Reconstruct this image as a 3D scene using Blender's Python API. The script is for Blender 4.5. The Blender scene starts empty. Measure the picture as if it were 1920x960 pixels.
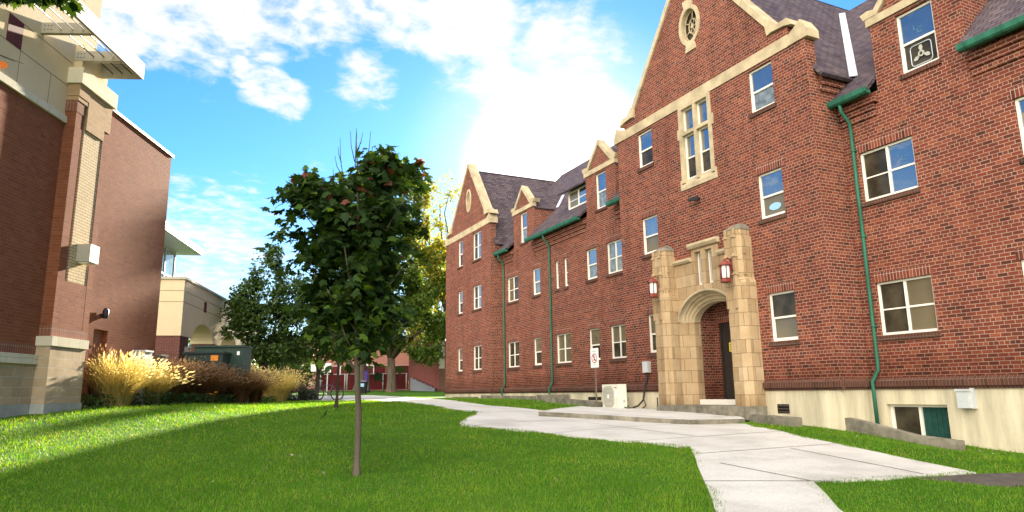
import bpy, bmesh, math, random
import numpy as np
from mathutils import Vector, Matrix, noise
from mathutils.geometry import tessellate_polygon
random.seed(7); rng = np.random.default_rng(7)
C = bpy.context.scene.collection
V = Vector

# ------------------------------------------------------------------ terrain
KY = [-60, -20, 0, 6, 11.5, 15, 18, 22, 38, 50, 65, 90, 400]
KZ = [-1.5, -1.0, 0, .42, .76, 1.03, 1.2, 1.27, 1.28, 1.5, 1.9, 2.0, 2.0]
def sm(a, b, x):
    t = np.clip((x - a) / (b - a), 0, 1)
    return t * t * (3 - 2 * t)
def ground(x, y):
    z = sum(np.interp(y + o, KY, KZ) for o in (-1.5, -.75, 0, .75, 1.5)) / 5
    z = z - .27 * sm(11.5, 14.2, x) * (1 - sm(8.5, 13.5, y))
    z = z - .23 * sm(6, 13, x) * sm(10, 15, y) * (1 - sm(19.5, 28, y))
    z = z + .13 * sm(3, -1.5, x) * sm(12, 17.5, y)
    return z
def gz(x, y): return float(ground(x, y))

# ------------------------------------------------------------------ materials
def new_mat(name):
    m = bpy.data.materials.new(name); m.use_nodes = True
    nt = m.node_tree; nt.nodes.clear()
    return m, nt
def N(nt, typ, **kw):
    n = nt.nodes.new(typ)
    for k, v in kw.items():
        if k in n.inputs: n.inputs[k].default_value = v
        else: setattr(n, k, v)
    return n
def L(nt, a, ao, b, bi): nt.links.new(a.outputs[ao], b.inputs[bi])
def rgba(c): return (c[0], c[1], c[2], 1)
def ramp(nt, stops, interp='LINEAR'):
    r = nt.nodes.new('ShaderNodeValToRGB'); r.color_ramp.interpolation = interp
    el = r.color_ramp.elements
    while len(el) < len(stops): el.new(.5)
    for e, (p, c) in zip(el, stops): e.position = p; e.color = rgba(c)
    return r
def mixc(nt, blend='MIX', fac=.5):
    n = nt.nodes.new('ShaderNodeMix'); n.data_type = 'RGBA'; n.blend_type = blend
    n.inputs[0].default_value = fac
    return n   # 0 fac, 6 A, 7 B, out 2
def out_bsdf(nt, rough=.8, spec=.3, metal=0.):
    b = N(nt, 'ShaderNodeBsdfPrincipled'); b.inputs['Roughness'].default_value = rough
    b.inputs['Specular IOR Level'].default_value = spec; b.inputs['Metallic'].default_value = metal
    o = N(nt, 'ShaderNodeOutputMaterial'); L(nt, b, 0, o, 0)
    return b
def plain(name, col, rough=.7, spec=.3, metal=0., var=.15, scale=6., bump=0., col2=None, streak=False):
    m, nt = new_mat(name); b = out_bsdf(nt, rough, spec, metal)
    tc = N(nt, 'ShaderNodeTexCoord'); mp = N(nt, 'ShaderNodeMapping'); L(nt, tc, 'Object', mp, 0)
    if streak: mp.inputs['Scale'].default_value = (1, 1, .15)
    nz = N(nt, 'ShaderNodeTexNoise', Scale=scale, Detail=6.0, Roughness=.62); L(nt, mp, 0, nz, 'Vector')
    c2 = col2 or tuple(c * (1 - var) for c in col)
    r = ramp(nt, [(.3, c2), (.7, tuple(min(1, c * (1 + var * .5)) for c in col))]); L(nt, nz, 0, r, 0); L(nt, r, 0, b, 'Base Color')
    if bump:
        n2 = N(nt, 'ShaderNodeTexNoise', Scale=scale * 6, Detail=4.0); L(nt, tc, 'Object', n2, 'Vector')
        bp = N(nt, 'ShaderNodeBump', Strength=bump, Distance=.02); L(nt, n2, 0, bp, 'Height'); L(nt, bp, 0, b, 'Normal')
    return m
def brick(name, cols, mortar, bw, rh, ms, squash=1., freq=2, rough=.85, swap=False, offset=.5, bump=.6, stain=.25, stain_col=None, smooth=.1, spec=.06, stain_scale=.55, bias=0., foot=None):
    m, nt = new_mat(name); b = out_bsdf(nt, rough, spec)
    uv = N(nt, 'ShaderNodeUVMap'); src = uv; so = 0
    if swap:
        sp = N(nt, 'ShaderNodeSeparateXYZ'); cb = N(nt, 'ShaderNodeCombineXYZ'); L(nt, uv, 0, sp, 0)
        L(nt, sp, 1, cb, 0); L(nt, sp, 0, cb, 1); src = cb
    wob = N(nt, 'ShaderNodeTexNoise', Scale=9., Detail=2.); L(nt, src, 0, wob, 'Vector')
    sb = N(nt, 'ShaderNodeVectorMath', operation='SUBTRACT'); L(nt, wob, 1, sb, 0); sb.inputs[1].default_value = (.5, .5, .5)
    ml = N(nt, 'ShaderNodeVectorMath', operation='SCALE'); L(nt, sb, 0, ml, 0); ml.inputs['Scale'].default_value = rh * .09
    ad = N(nt, 'ShaderNodeVectorMath', operation='ADD'); L(nt, src, 0, ad, 0); L(nt, ml, 0, ad, 1)
    bt = N(nt, 'ShaderNodeTexBrick'); bt.offset = offset; bt.squash = squash; bt.squash_frequency = freq
    for k, v in (('Color1', (0, 0, 0, 1)), ('Color2', (1, 1, 1, 1)), ('Mortar', (.5, .5, .5, 1)), ('Scale', 1.), ('Mortar Size', ms), ('Mortar Smooth', smooth), ('Bias', bias), ('Brick Width', bw), ('Row Height', rh)): bt.inputs[k].default_value = v
    L(nt, ad, 0, bt, 'Vector')
    n = len(cols); r = ramp(nt, [(i / max(1, n - 1), c) for i, c in enumerate(cols)]); L(nt, bt, 0, r, 0)
    # grain inside each brick
    gr = N(nt, 'ShaderNodeTexNoise', Scale=60., Detail=4.); L(nt, src, 0, gr, 'Vector')
    gm = mixc(nt, 'OVERLAY', .35); L(nt, r, 0, gm, 6); L(nt, gr, 0, gm, 7)
    mx = mixc(nt); L(nt, bt, 1, mx, 0); L(nt, gm, 2, mx, 6)
    mn = N(nt, 'ShaderNodeTexNoise', Scale=3., Detail=5.); L(nt, src, 0, mn, 'Vector')
    mr = ramp(nt, [(.3, tuple(c * .72 for c in mortar)), (.7, mortar)]); L(nt, mn, 0, mr, 0); L(nt, mr, 0, mx, 7)
    # weathering
    sn = N(nt, 'ShaderNodeTexNoise', Scale=stain_scale, Detail=7., Roughness=.65); L(nt, src, 0, sn, 'Vector')
    sr = ramp(nt, [(.35, (1, 1, 1)), (.72, stain_col or (.45, .42, .4))]); L(nt, sn, 0, sr, 0)
    sx = mixc(nt, 'MULTIPLY', stain); L(nt, mx, 2, sx, 6); L(nt, sr, 0, sx, 7)
    vm = N(nt, 'ShaderNodeMapping'); vm.inputs['Scale'].default_value = (1.6, .14, 1); L(nt, src, 0, vm, 0)
    vn = N(nt, 'ShaderNodeTexNoise', Scale=1.3, Detail=6., Roughness=.7); L(nt, vm, 0, vn, 'Vector'); vr = ramp(nt, [(.30, (1.12, 1.08, 1.05)), (.50, (1, 1, 1)), (.74, (.55, .52, .50))]); L(nt, vn, 0, vr, 0)
    vx = mixc(nt, 'MULTIPLY', min(1., stain * 1.6)); L(nt, sx, 2, vx, 6); L(nt, vr, 0, vx, 7); sx = vx; last = sx
    if foot is not None:   # soot and damp band with its own ragged shape near a given level
        z0, z1, fc = foot
        sp2 = N(nt, 'ShaderNodeSeparateXYZ'); L(nt, uv, 0, sp2, 0)
        fn = N(nt, 'ShaderNodeTexNoise', Scale=1.1, Detail=6., Roughness=.6); L(nt, uv, 0, fn, 'Vector')
        am = N(nt, 'ShaderNodeMath', operation='MULTIPLY_ADD'); L(nt, fn, 0, am, 0); am.inputs[1].default_value = 1.6; L(nt, sp2, 1, am, 2)
        mp = N(nt, 'ShaderNodeMapRange'); mp.inputs[1].default_value = z0 + .8; mp.inputs[2].default_value = z1 + .8; mp.inputs[3].default_value = 1; mp.inputs[4].default_value = 0
        L(nt, am, 0, mp, 0)
        fx = mixc(nt, 'MULTIPLY'); L(nt, mp, 0, fx, 0); L(nt, sx, 2, fx, 6); fx.inputs[7].default_value = rgba(fc); last = fx
    L(nt, last, 2, b, 'Base Color')
    inv = N(nt, 'ShaderNodeMath', operation='SUBTRACT'); inv.inputs[0].default_value = 1; L(nt, bt, 1, inv, 1)
    hg = N(nt, 'ShaderNodeMath', operation='MULTIPLY_ADD'); L(nt, gr, 0, hg, 0); hg.inputs[1].default_value = .25; L(nt, inv, 0, hg, 2)
    bp = N(nt, 'ShaderNodeBump', Strength=bump, Distance=.008); L(nt, hg, 0, bp, 'Height'); L(nt, bp, 0, b, 'Normal')
    return m
def leafy(name, cols, trans=.5, rough=.55, spec=.35, tint=(2.2, 2.0, .6), patch=None):
    m, nt = new_mat(name)
    g = N(nt, 'ShaderNodeNewGeometry'); r = ramp(nt, [(i / (len(cols) - 1), c) for i, c in enumerate(cols)]); L(nt, g, 'Random Per Island', r, 0)
    if patch:   # drifts of drier and lusher growth over the ground
        tc = N(nt, 'ShaderNodeTexCoord'); pn = N(nt, 'ShaderNodeTexNoise', Scale=.9, Detail=6., Roughness=.7); L(nt, tc, 'Object', pn, 'Vector')
        pr = ramp(nt, [(.32, patch[0]), (.5, (1, 1, 1)), (.70, patch[1])]); L(nt, pn, 0, pr, 0); px = mixc(nt, 'MULTIPLY', 1.); L(nt, r, 0, px, 6); L(nt, pr, 0, px, 7)
        rr = N(nt, 'NodeReroute') if False else px; r_out = (px, 2)
    else: r_out = (r, 0)
    d = N(nt, 'ShaderNodeBsdfPrincipled'); d.inputs['Roughness'].default_value = rough; d.inputs['Specular IOR Level'].default_value = spec; L(nt, *r_out, d, 'Base Color')
    t = N(nt, 'ShaderNodeBsdfTranslucent'); mc = mixc(nt, 'MULTIPLY', 1.); L(nt, *r_out, mc, 6); mc.inputs[7].default_value = rgba(tint); L(nt, mc, 2, t, 0)
    ms = N(nt, 'ShaderNodeMixShader'); ms.inputs[0].default_value = trans; L(nt, d, 0, ms, 1); L(nt, t, 0, ms, 2)
    o = N(nt, 'ShaderNodeOutputMaterial'); L(nt, ms, 0, o, 0)
    return m
def glass(name, inner, refl=1.9, rough=.02, inner2=None, sc=1.3):
    m, nt = new_mat(name)
    tc = N(nt, 'ShaderNodeTexCoord'); nz = N(nt, 'ShaderNodeTexNoise', Scale=sc, Detail=4.); L(nt, tc, 'Object', nz, 'Vector')
    r = ramp(nt, [(.35, inner), (.7, inner2 or tuple(c * 1.9 for c in inner))]); L(nt, nz, 0, r, 0)
    d = N(nt, 'ShaderNodeBsdfDiffuse'); L(nt, r, 0, d, 0)
    gl = N(nt, 'ShaderNodeBsdfGlossy'); gl.inputs['Roughness'].default_value = rough; gl.inputs[0].default_value = (.95, .98, 1, 1)
    wv = N(nt, 'ShaderNodeTexNoise', Scale=2.2, Detail=1.); L(nt, tc, 'Object', wv, 'Vector')
    bp = N(nt, 'ShaderNodeBump', Strength=.12, Distance=.02); L(nt, wv, 0, bp, 'Height'); L(nt, bp, 0, gl, 'Normal')
    f = N(nt, 'ShaderNodeFresnel', IOR=refl)
    ms = N(nt, 'ShaderNodeMixShader'); L(nt, f, 0, ms, 0); L(nt, d, 0, ms, 1); L(nt, gl, 0, ms, 2)
    o = N(nt, 'ShaderNodeOutputMaterial'); L(nt, ms, 0, o, 0)
    return m

M = {}
RED = [(.075, .027, .020), (.145, .036, .024), (.188, .047, .029), (.162, .040, .026), (.255, .074, .040), (.115, .034, .025), (.176, .044, .028)]
M['brick'] = brick('old_red_brick', RED, (.44, .32, .24), .2056, .0800, .0060, squash=.5, freq=6, stain=.38, foot=(1.6, 2.5, (.55, .50, .46)))
M['soldier'] = brick('soldier_brick', RED, (.47, .38, .31), .235, .0800, .006, swap=True, offset=0., stain=.2)
M['rowlock'] = brick('dark_rowlock_brick', [(.075, .034, .024), (.12, .05, .034), (.095, .045, .034)], (.20, .16, .13), .30, .0780, .005, swap=True, offset=0., stain=.5)
M['modern'] = brick('brown_modern_brick', [(.19, .063, .032), (.24, .080, .040), (.215, .072, .036), (.265, .094, .047)], (.27, .155, .09), .203, .0677, .0042, stain=.16)
M['modern_soldier'] = brick('brown_soldier_brick', [(.18, .068, .042), (.22, .084, .05), (.20, .078, .048)], (.36, .28, .22), .203, .0677, .0045, swap=True, offset=0., stain=.16)
M['tan'] = brick('tan_brick', [(.52, .40, .23), (.60, .47, .29), (.56, .43, .26)], (.28, .19, .11), .203, .0677, .007, stain=.1)
M['tan_brown'] = brick('buff_brick', [(.36, .23, .12), (.44, .29, .16), (.40, .26, .14)], (.42, .33, .22), .203, .0677, .0045, stain=.2)
M['dark_brick'] = brick('dark_red_brick', [(.10, .035, .03), (.14, .05, .04), (.12, .042, .035)], (.2, .15, .12), .203, .0677, .005, stain=.2)
M['split'] = brick('split_face_block', [(.38, .285, .18), (.46, .35, .225), (.42, .315, .20)], (.60, .52, .42), .61, .2025, .008, stain=.3, stain_scale=7., bump=1.)
M['cap'] = brick('cream_cap_stone', [(.56, .51, .38), (.62, .56, .43)], (.36, .32, .24), .40, .6, .004, offset=0., stain=.15)
M['shingle'] = brick('slate_shingles', [(.065, .050, .064), (.11, .086, .10), (.090, .070, .076), (.14, .11, .112), (.076, .058, .070)], (.022, .018, .022), .27, .15, .010, stain=.4, bump=1., rough=.75, smooth=.3, stain_scale=.9)
M['stone'] = plain('limestone', (.46, .37, .235), .85, .1, var=.35, scale=2.2, bump=.15)
M['ashlar'] = brick('sandstone_ashlar', [(.30, .21, .118), (.42, .31, .185), (.36, .26, .15), (.46, .35, .22)], (.16, .11, .065), .38, .36, .006, stain=.4, stain_col=(.60, .46, .30), stain_scale=2.6, bump=.3, foot=(.9, 1.5, (.62, .58, .52)))
M['stucco'] = plain('cream_stucco', (.58, .47, .30), .9, .15, var=.08, scale=2., bump=.12)
M['stucco_light'] = plain('pale_stucco', (.66, .60, .46), .9, .15, var=.06, scale=2., bump=.08)
M['found'] = plain('painted_foundation', (.58, .51, .36), .85, .1, var=.42, scale=2.2, bump=.25, streak=True)
M['concrete'] = plain('mossy_concrete', (.21, .19, .145), .95, .1, var=.55, scale=3.2, bump=.5)
M['slabside'] = plain('weathered_concrete', (.29, .275, .225), .95, .1, var=.4, scale=3., bump=.4)
M['footing'] = plain('footing_concrete', (.36, .37, .33), .9, .2, var=.25, scale=2.5, bump=.2)
M['white'] = plain('window_white_paint', (.76, .71, .62), .45, .4, var=.08, scale=3.)
M['green'] = plain('green_gutter_paint', (.024, .125, .078), .6, .25, var=.45, scale=7., bump=.1, streak=True)
M['flash'] = plain('galvanised_flashing', (.70, .70, .72), .35, .5, metal=.3, var=.2, scale=5.)
M['metal'] = plain('grey_painted_metal', (.46, .48, .48), .4, .5, var=.12, scale=4.)
M['canopy'] = plain('canopy_pale_metal', (.37, .335, .265), .45, .4, var=.07, scale=2.)
M['black'] = plain('black_metal', (.02, .02, .022), .45, .4)
M['lantern'] = plain('red_oxide_metal', (.20, .035, .025), .5, .4, var=.35, scale=20.)
M['lglass'] = plain('frosted_lamp_glass', (.78, .76, .72), .15, .6, var=.06, scale=9.)
M['door'] = plain('dark_door', (.030, .024, .020), .5, .35, var=.3, scale=5.)
M['pinkdoor'] = plain('door_brown_paint', (.24, .12, .085), .6, .3, var=.1)
M['maroon'] = plain('maroon_square', (.10, .02, .02), .7, .3, var=.3, scale=10.)
M['yellow'] = plain('yellow_notice', (.80, .62, .10), .6, .3, var=.05)
M['ink'] = plain('dark_ink', (.03, .03, .03), .7, .2)
M['paper'] = plain('white_sign_face', (.80, .80, .78), .5, .35, var=.04)
M['signred'] = plain('sign_red', (.42, .03, .03), .6, .3)
M['signgreen'] = plain('faded_green_print', (.45, .56, .50), .6, .3)
M['pale'] = plain('pale_blue_sticker', (.30, .52, .66), .5, .3, var=.15, scale=30.)
M['vent_dark'] = plain('dark_void', (.012, .011, .010), .9, .1)  # near-black colour stands in for the shade inside the vents
M['g_clear'] = glass('window_glass', (.030, .034, .036), 4.2)
M['g_dim'] = glass('screened_glass', (.026, .022, .015), 1.33, .10, inner2=(.07, .058, .038), sc=2.6)
M['g_blind'] = glass('blind_glass', (.115, .095, .060), 1.5, .05, inner2=(.17, .14, .085), sc=.8)
M['g_curt'] = glass('curtained_glass', (.10, .12, .12), 1.75, .05, inner2=(.22, .25, .26), sc=5.)
M['g_tower'] = glass('curtain_wall_glass', (.10, .17, .18), 2.2)
M['acwhite'] = plain('ivory_enamel', (.66, .64, .53), .45, .4, var=.06)
M['acgrille'] = plain('grey_grille', (.38, .36, .30), .6, .3, var=.15, scale=40.)
M['cable'] = plain('black_cable', (.025, .023, .022), .6, .3)
M['markblue'] = plain('blue_letter_film', (.06, .17, .28), .4, .3)
M['cabinet'] = plain('dark_green_cabinet', (.020, .050, .036), .5, .4, var=.2)
M['cabdark'] = plain('deep_tank_green', (.020, .040, .034), .5, .4, var=.2)  # slightly deeper green for the tank and fins
M['orange'] = plain('orange_sticker', (.75, .26, .03), .6, .3)
M['cabgrey'] = plain('utility_grey', (.44, .47, .50), .5, .4, var=.08)
M['cabbrown'] = plain('utility_brown', (.16, .115, .085), .6, .3, var=.1)
M['screen'] = plain('maroon_fence_screen', (.12, .020, .022), .9, .15, var=.25, scale=1.2)
M['galv'] = plain('galvanised_post', (.55, .54, .50), .45, .5, metal=.3)
M['school'] = brick('pinkish_brick', [(.30, .12, .085), (.36, .15, .11), (.33, .13, .095)], (.40, .30, .25), .22, .08, .006, stain=.2)
M['annex'] = brick('rose_brick', [(.28, .085, .07), (.33, .10, .085), (.30, .09, .075)], (.36, .22, .19), .22, .08, .006, stain=.2)
M['creampanel'] = plain('cream_panel', (.56, .53, .42), .8, .2, var=.08)
M['browndoor'] = plain('brown_door', (.16, .085, .05), .6, .3)
M['stairs'] = plain('stair_concrete', (.26, .27, .30), .9, .2, var=.15)
M['bark'] = plain('grey_bark', (.115, .095, .070), .95, .1, var=.5, scale=9., bump=.6, streak=True)
M['bark_dark'] = plain('dark_bark', (.050, .040, .030), .95, .1, var=.5, scale=9., bump=.6, streak=True)
M['bark_big'] = plain('furrowed_bark', (.135, .105, .078), .95, .1, var=.6, scale=5., bump=.8, streak=True)
M['maple'] = leafy('maple_leaves', [(.010, .022, .006), (.016, .036, .008), (.022, .048, .010), (.013, .030, .008), (.040, .075, .012), (.018, .040, .009)], .24, spec=.12, rough=.7)
M['maple_backlit'] = leafy('backlit_maple_leaves', [(.045, .095, .012), (.07, .13, .018), (.10, .15, .022)], .5, spec=.12, rough=.7)  # paler green put in for sun shining through the lower leaves
M['maple_red'] = leafy('reddened_maple_leaves', [(.10, .022, .014), (.17, .045, .018), (.07, .030, .014)], .4)
M['dark_leaf'] = leafy('dark_green_leaves', [(.020, .045, .012), (.034, .070, .016), (.048, .092, .019), (.07, .115, .022)], .4)
M['mid_leaf'] = leafy('sunny_green_leaves', [(.035, .075, .014), (.06, .11, .018), (.09, .14, .022), (.05, .095, .016), (.13, .16, .025)], .5)
M['yel_leaf'] = leafy('yellow_green_leaves', [(.12, .15, .02), (.20, .20, .03), (.26, .22, .03), (.09, .13, .02)], .55)
M['grass'] = leafy('lawn_grass', [(.056, .155, .007), (.076, .195, .009), (.105, .235, .012), (.062, .172, .009), (.15, .24, .025), (.18, .19, .05)], .35, spec=.12, patch=((.62, .76, .7), (1.55, 1.2, 1.2)))
M['gold'] = leafy('golden_grass', [(.38, .31, .105), (.48, .40, .155), (.54, .46, .21), (.31, .29, .085)], .5, spec=.2, tint=(1.6, 1.46, .95))
M['gold_head'] = leafy('golden_seed_heads', [(.68, .56, .32), (.76, .64, .40), (.60, .48, .27)], .5, spec=.1, tint=(1.6, 1.46, .95))
M['rust'] = leafy('rusty_grass', [(.11, .055, .028), (.16, .08, .038), (.08, .045, .025), (.19, .085, .04), (.10, .075, .030)], .35, spec=.1, tint=(1.4, 1.25, .9))
M['rust_head'] = leafy('rusty_seed_heads', [(.24, .15, .09), (.32, .21, .13), (.17, .10, .06)], .4, spec=.1, tint=(1.4, 1.25, .9))
M['olive'] = leafy('olive_grass', [(.10, .12, .035), (.14, .155, .045), (.17, .17, .06)], .4, spec=.2, tint=(1.4, 1.25, .9))
M['cover'] = leafy('ground_cover_leaves', [(.020, .052, .012), (.032, .078, .016), (.050, .10, .022), (.07, .125, .03)], .3)
M['flower'] = leafy('orange_petals', [(.75, .28, .02), (.80, .40, .03), (.68, .22, .02)], .3)
M['shrub'] = leafy('grey_green_leaves', [(.018, .028, .014), (.030, .044, .022), (.024, .032, .018), (.05, .06, .034)], .2)
M['litter'] = plain('dry_leaf', (.55, .48, .36), .8, .2, var=.3)
M['rubber'] = plain('tyre_rubber', (.02, .018, .018), .8, .2)
M['frameblue'] = plain('dark_frame_paint', (.04, .04, .07), .4, .5)
M['chrome'] = plain('dull_chrome', (.5, .5, .5), .3, .6, metal=.8)
M['purple'] = plain('purple_ribbon', (.10, .06, .35), .7, .3)
M['soil'] = plain('dark_mulch', (.045, .032, .022), .95, .1, var=.5, scale=8., bump=.5)
M['darkpath'] = plain('dark_paving', (.085, .072, .060), .9, .2, var=.4, scale=9., bump=.3)

def lawn_mat():
    m, nt = new_mat('lawn_ground'); b = out_bsdf(nt, .95, .1)
    tc = N(nt, 'ShaderNodeTexCoord'); n1 = N(nt, 'ShaderNodeTexNoise', Scale=.5, Detail=6., Roughness=.65); L(nt, tc, 'Object', n1, 'Vector')
    n2 = N(nt, 'ShaderNodeTexNoise', Scale=28., Detail=5., Roughness=.7); L(nt, tc, 'Object', n2, 'Vector')
    r1 = ramp(nt, [(.3, (.045, .120, .007)), (.55, (.064, .155, .009)), (.75, (.095, .17, .018))]); L(nt, n1, 0, r1, 0)
    r2 = ramp(nt, [(.3, (.35, .35, .35)), (.7, (1.25, 1.25, 1.25))]); L(nt, n2, 0, r2, 0)
    x = mixc(nt, 'MULTIPLY', 1.); L(nt, r1, 0, x, 6); L(nt, r2, 0, x, 7); L(nt, x, 2, b, 'Base Color')
    bp = N(nt, 'ShaderNodeBump', Strength=.8, Distance=.03); L(nt, n2, 0, bp, 'Height'); L(nt, bp, 0, b, 'Normal')
    return m
M['lawn'] = lawn_mat()
def path_mat():
    m, nt = new_mat('path_concrete'); b = out_bsdf(nt, .85, .25)
    tc = N(nt, 'ShaderNodeTexCoord'); n1 = N(nt, 'ShaderNodeTexNoise', Scale=.9, Detail=7., Roughness=.65); L(nt, tc, 'Object', n1, 'Vector')
    n2 = N(nt, 'ShaderNodeTexNoise', Scale=45., Detail=4.); L(nt, tc, 'Object', n2, 'Vector')
    n3 = N(nt, 'ShaderNodeTexVoronoi', Scale=2.1); L(nt, tc, 'Object', n3, 'Vector')
    r1 = ramp(nt, [(.25, (.34, .32, .28)), (.5, (.49, .47, .425)), (.75, (.56, .54, .49))]); L(nt, n1, 0, r1, 0)
    r2 = ramp(nt, [(.3, (.80, .80, .80)), (.7, (1.08, 1.08, 1.08))]); L(nt, n2, 0, r2, 0)
    x = mixc(nt, 'MULTIPLY', 1.); L(nt, r1, 0, x, 6); L(nt, r2, 0, x, 7)
    r3 = ramp(nt, [(.015, (.45, .43, .40)), (.04, (1, 1, 1))]); L(nt, n3, 0, r3, 0)
    y = mixc(nt, 'MULTIPLY', .8); L(nt, x, 2, y, 6); L(nt, r3, 0, y, 7); L(nt, y, 2, b, 'Base Color')
    bp = N(nt, 'ShaderNodeBump', Strength=.25, Distance=.01); L(nt, n2, 0, bp, 'Height'); L(nt, bp, 0, b, 'Normal')
    return m
M['path'] = path_mat()

# ------------------------------------------------------------------ mesh helpers
class Fr:   # wall frame: a runs along the wall, b points out of it, z up
    def __init__(s, U, Nn): s.U = V(U); s.N = V(Nn)
    def p(s, a, b, z): return s.U * a + s.N * b + V((0, 0, z))
HALL = Fr((0, 1, 0), (-1, 0, 0))        # a = world Y, b = -world X
SIDE = Fr((1, 0, 0), (0, -1, 0))        # a = world X, b = -world Y
WORLD = Fr((1, 0, 0), (0, 1, 0))
TH = math.radians(22.634)
MOD = Fr((math.sin(TH), math.cos(TH), 0), (math.cos(TH), -math.sin(TH), 0))
TW = math.radians(16.62)
ARC = Fr((math.sin(TW), math.cos(TW), 0), (math.cos(TW), -math.sin(TW), 0))

class MB:
    def __init__(s): s.v = []; s.f = []; s.sm = []
    def face(s, pts, ref=None, smooth=False):
        pts = [V(p) for p in pts]
        if ref is not None:
            n = V((0, 0, 0))
            for i in range(len(pts)):
                n += pts[i].cross(pts[(i + 1) % len(pts)])
            if n.dot(ref) < 0: pts.reverse()
        i0 = len(s.v); s.v += pts; s.f.append(list(range(i0, i0 + len(pts)))); s.sm.append(smooth)
    def hull(s, bot, top):   # prism between two equal loops
        c = sum((V(p) for p in bot + top), V((0, 0, 0))) / (2 * len(bot)); n = len(bot)
        bc = sum((V(p) for p in bot), V((0, 0, 0))) / n; tcn = sum((V(p) for p in top), V((0, 0, 0))) / n
        s.face(bot, bc - c); s.face(top, tcn - c)
        for i in range(n):
            j = (i + 1) % n; q = [V(bot[i]), V(bot[j]), V(top[j]), V(top[i])]
            s.face(q, sum(q, V((0, 0, 0))) / 4 - c)
    def box(s, fr, a0, a1, b0, b1, z0, z1):
        P = fr.p
        s.hull([P(a0, b0, z0), P(a1, b0, z0), P(a1, b1, z0), P(a0, b1, z0)], [P(a0, b0, z1), P(a1, b0, z1), P(a1, b1, z1), P(a0, b1, z1)])
        return s
    def prism(s, fr, poly, b0, b1):   # (a,z) polygon, any shape, pushed through b
        tri = tessellate_polygon([[V((a, z, 0)) for a, z in poly]])
        for t in tri:
            s.face([fr.p(poly[i][0], b1, poly[i][1]) for i in t], fr.N * (1 if b1 > b0 else -1))
            s.face([fr.p(poly[i][0], b0, poly[i][1]) for i in t], fr.N * (-1 if b1 > b0 else 1))
        s.rim(fr, poly, b0, b1, False)
        return s
    def rim(s, fr, poly, b0, b1, inward):
        area = sum(poly[i][0] * poly[(i + 1) % len(poly)][1] - poly[(i + 1) % len(poly)][0] * poly[i][1] for i in range(len(poly)))
        for i in range(len(poly)):
            (a, z), (c, w) = poly[i], poly[(i + 1) % len(poly)]
            na, nz = (w - z), -(c - a)
            if area < 0: na, nz = -na, -nz
            if inward: na, nz = -na, -nz
            s.face([fr.p(a, b0, z), fr.p(c, b0, w), fr.p(c, b1, w), fr.p(a, b1, z)], fr.U * na + V((0, 0, nz)))
    def extr(s, fr, prof, a0, a1):    # (b,z) profile run along a
        n = len(prof)
        tri = tessellate_polygon([[V((b, z, 0)) for b, z in prof]])
        for t in tri:
            s.face([fr.p(a0, prof[i][0], prof[i][1]) for i in t], fr.U * (-1 if a1 > a0 else 1))
            s.face([fr.p(a1, prof[i][0], prof[i][1]) for i in t], fr.U * (1 if a1 > a0 else -1))
        area = sum(prof[i][0] * prof[(i + 1) % n][1] - prof[(i + 1) % n][0] * prof[i][1] for i in range(n))
        for i in range(n):
            (b, z), (c, w) = prof[i], prof[(i + 1) % n]
            nb, nz = (w - z), -(c - b)
            if area < 0: nb, nz = -nb, -nz
            s.face([fr.p(a0, b, z), fr.p(a0, c, w), fr.p(a1, c, w), fr.p(a1, b, z)], fr.N * nb + V((0, 0, nz)))
        return s
    def panel(s, fr, poly, holes, b, depth=.13, thick=None):   # a wall face with openings and their reveals
        loops = [poly] + holes; flat = [p for l in loops for p in l]
        tri = tessellate_polygon([[V((a, z, 0)) for a, z in l] for l in loops])
        for t in tri: s.face([fr.p(flat[i][0], b, flat[i][1]) for i in t], fr.N)
        for h in holes: s.rim(fr, h, b, b - depth, True)
        if thick:
            s.rim(fr, poly, b, b - thick, False)
            for t in tessellate_polygon([[V((a, z, 0)) for a, z in poly]]): s.face([fr.p(poly[i][0], b - thick, poly[i][1]) for i in t], -fr.N)
        return s
    def tube(s, pts, rad, n=8, cap=True, smooth=True):
        pts = [V(p) for p in pts]
        if not hasattr(rad, '__len__'): rad = [rad] * len(pts)
        rings = []; up = None
        for i, p in enumerate(pts):
            d = (pts[min(i + 1, len(pts) - 1)] - pts[max(i - 1, 0)]).normalized()
            if up is None: up = d.orthogonal().normalized()
            up = (up - d * up.dot(d)).normalized(); sd = d.cross(up)
            i0 = len(s.v)
            s.v += [p + (up * math.cos(2 * math.pi * k / n) + sd * math.sin(2 * math.pi * k / n)) * rad[i] for k in range(n)]
            rings.append(i0)
        for r0, r1 in zip(rings, rings[1:]):
            for k in range(n):
                s.f.append([r0 + k, r0 + (k + 1) % n, r1 + (k + 1) % n, r1 + k]); s.sm.append(smooth)
        if cap:
            s.f.append([rings[0] + k for k in reversed(range(n))]); s.sm.append(False)
            s.f.append([rings[-1] + k for k in range(n)]); s.sm.append(False)
        return s
    def lathe(s, c, prof, n=12, smooth=True):   # (r,z) profile about a vertical axis at c
        c = V(c); rings = []
        for r, z in prof:
            rings.append(len(s.v)); s.v += [c + V((r * math.cos(2 * math.pi * k / n), r * math.sin(2 * math.pi * k / n), z)) for k in range(n)]
        for r0, r1 in zip(rings, rings[1:]):
            for k in range(n): s.f.append([r0 + k, r0 + (k + 1) % n, r1 + (k + 1) % n, r1 + k]); s.sm.append(smooth)
        s.f.append([rings[0] + k for k in reversed(range(n))]); s.sm.append(False)
        s.f.append([rings[-1] + k for k in range(n)]); s.sm.append(False)
        return s
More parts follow.
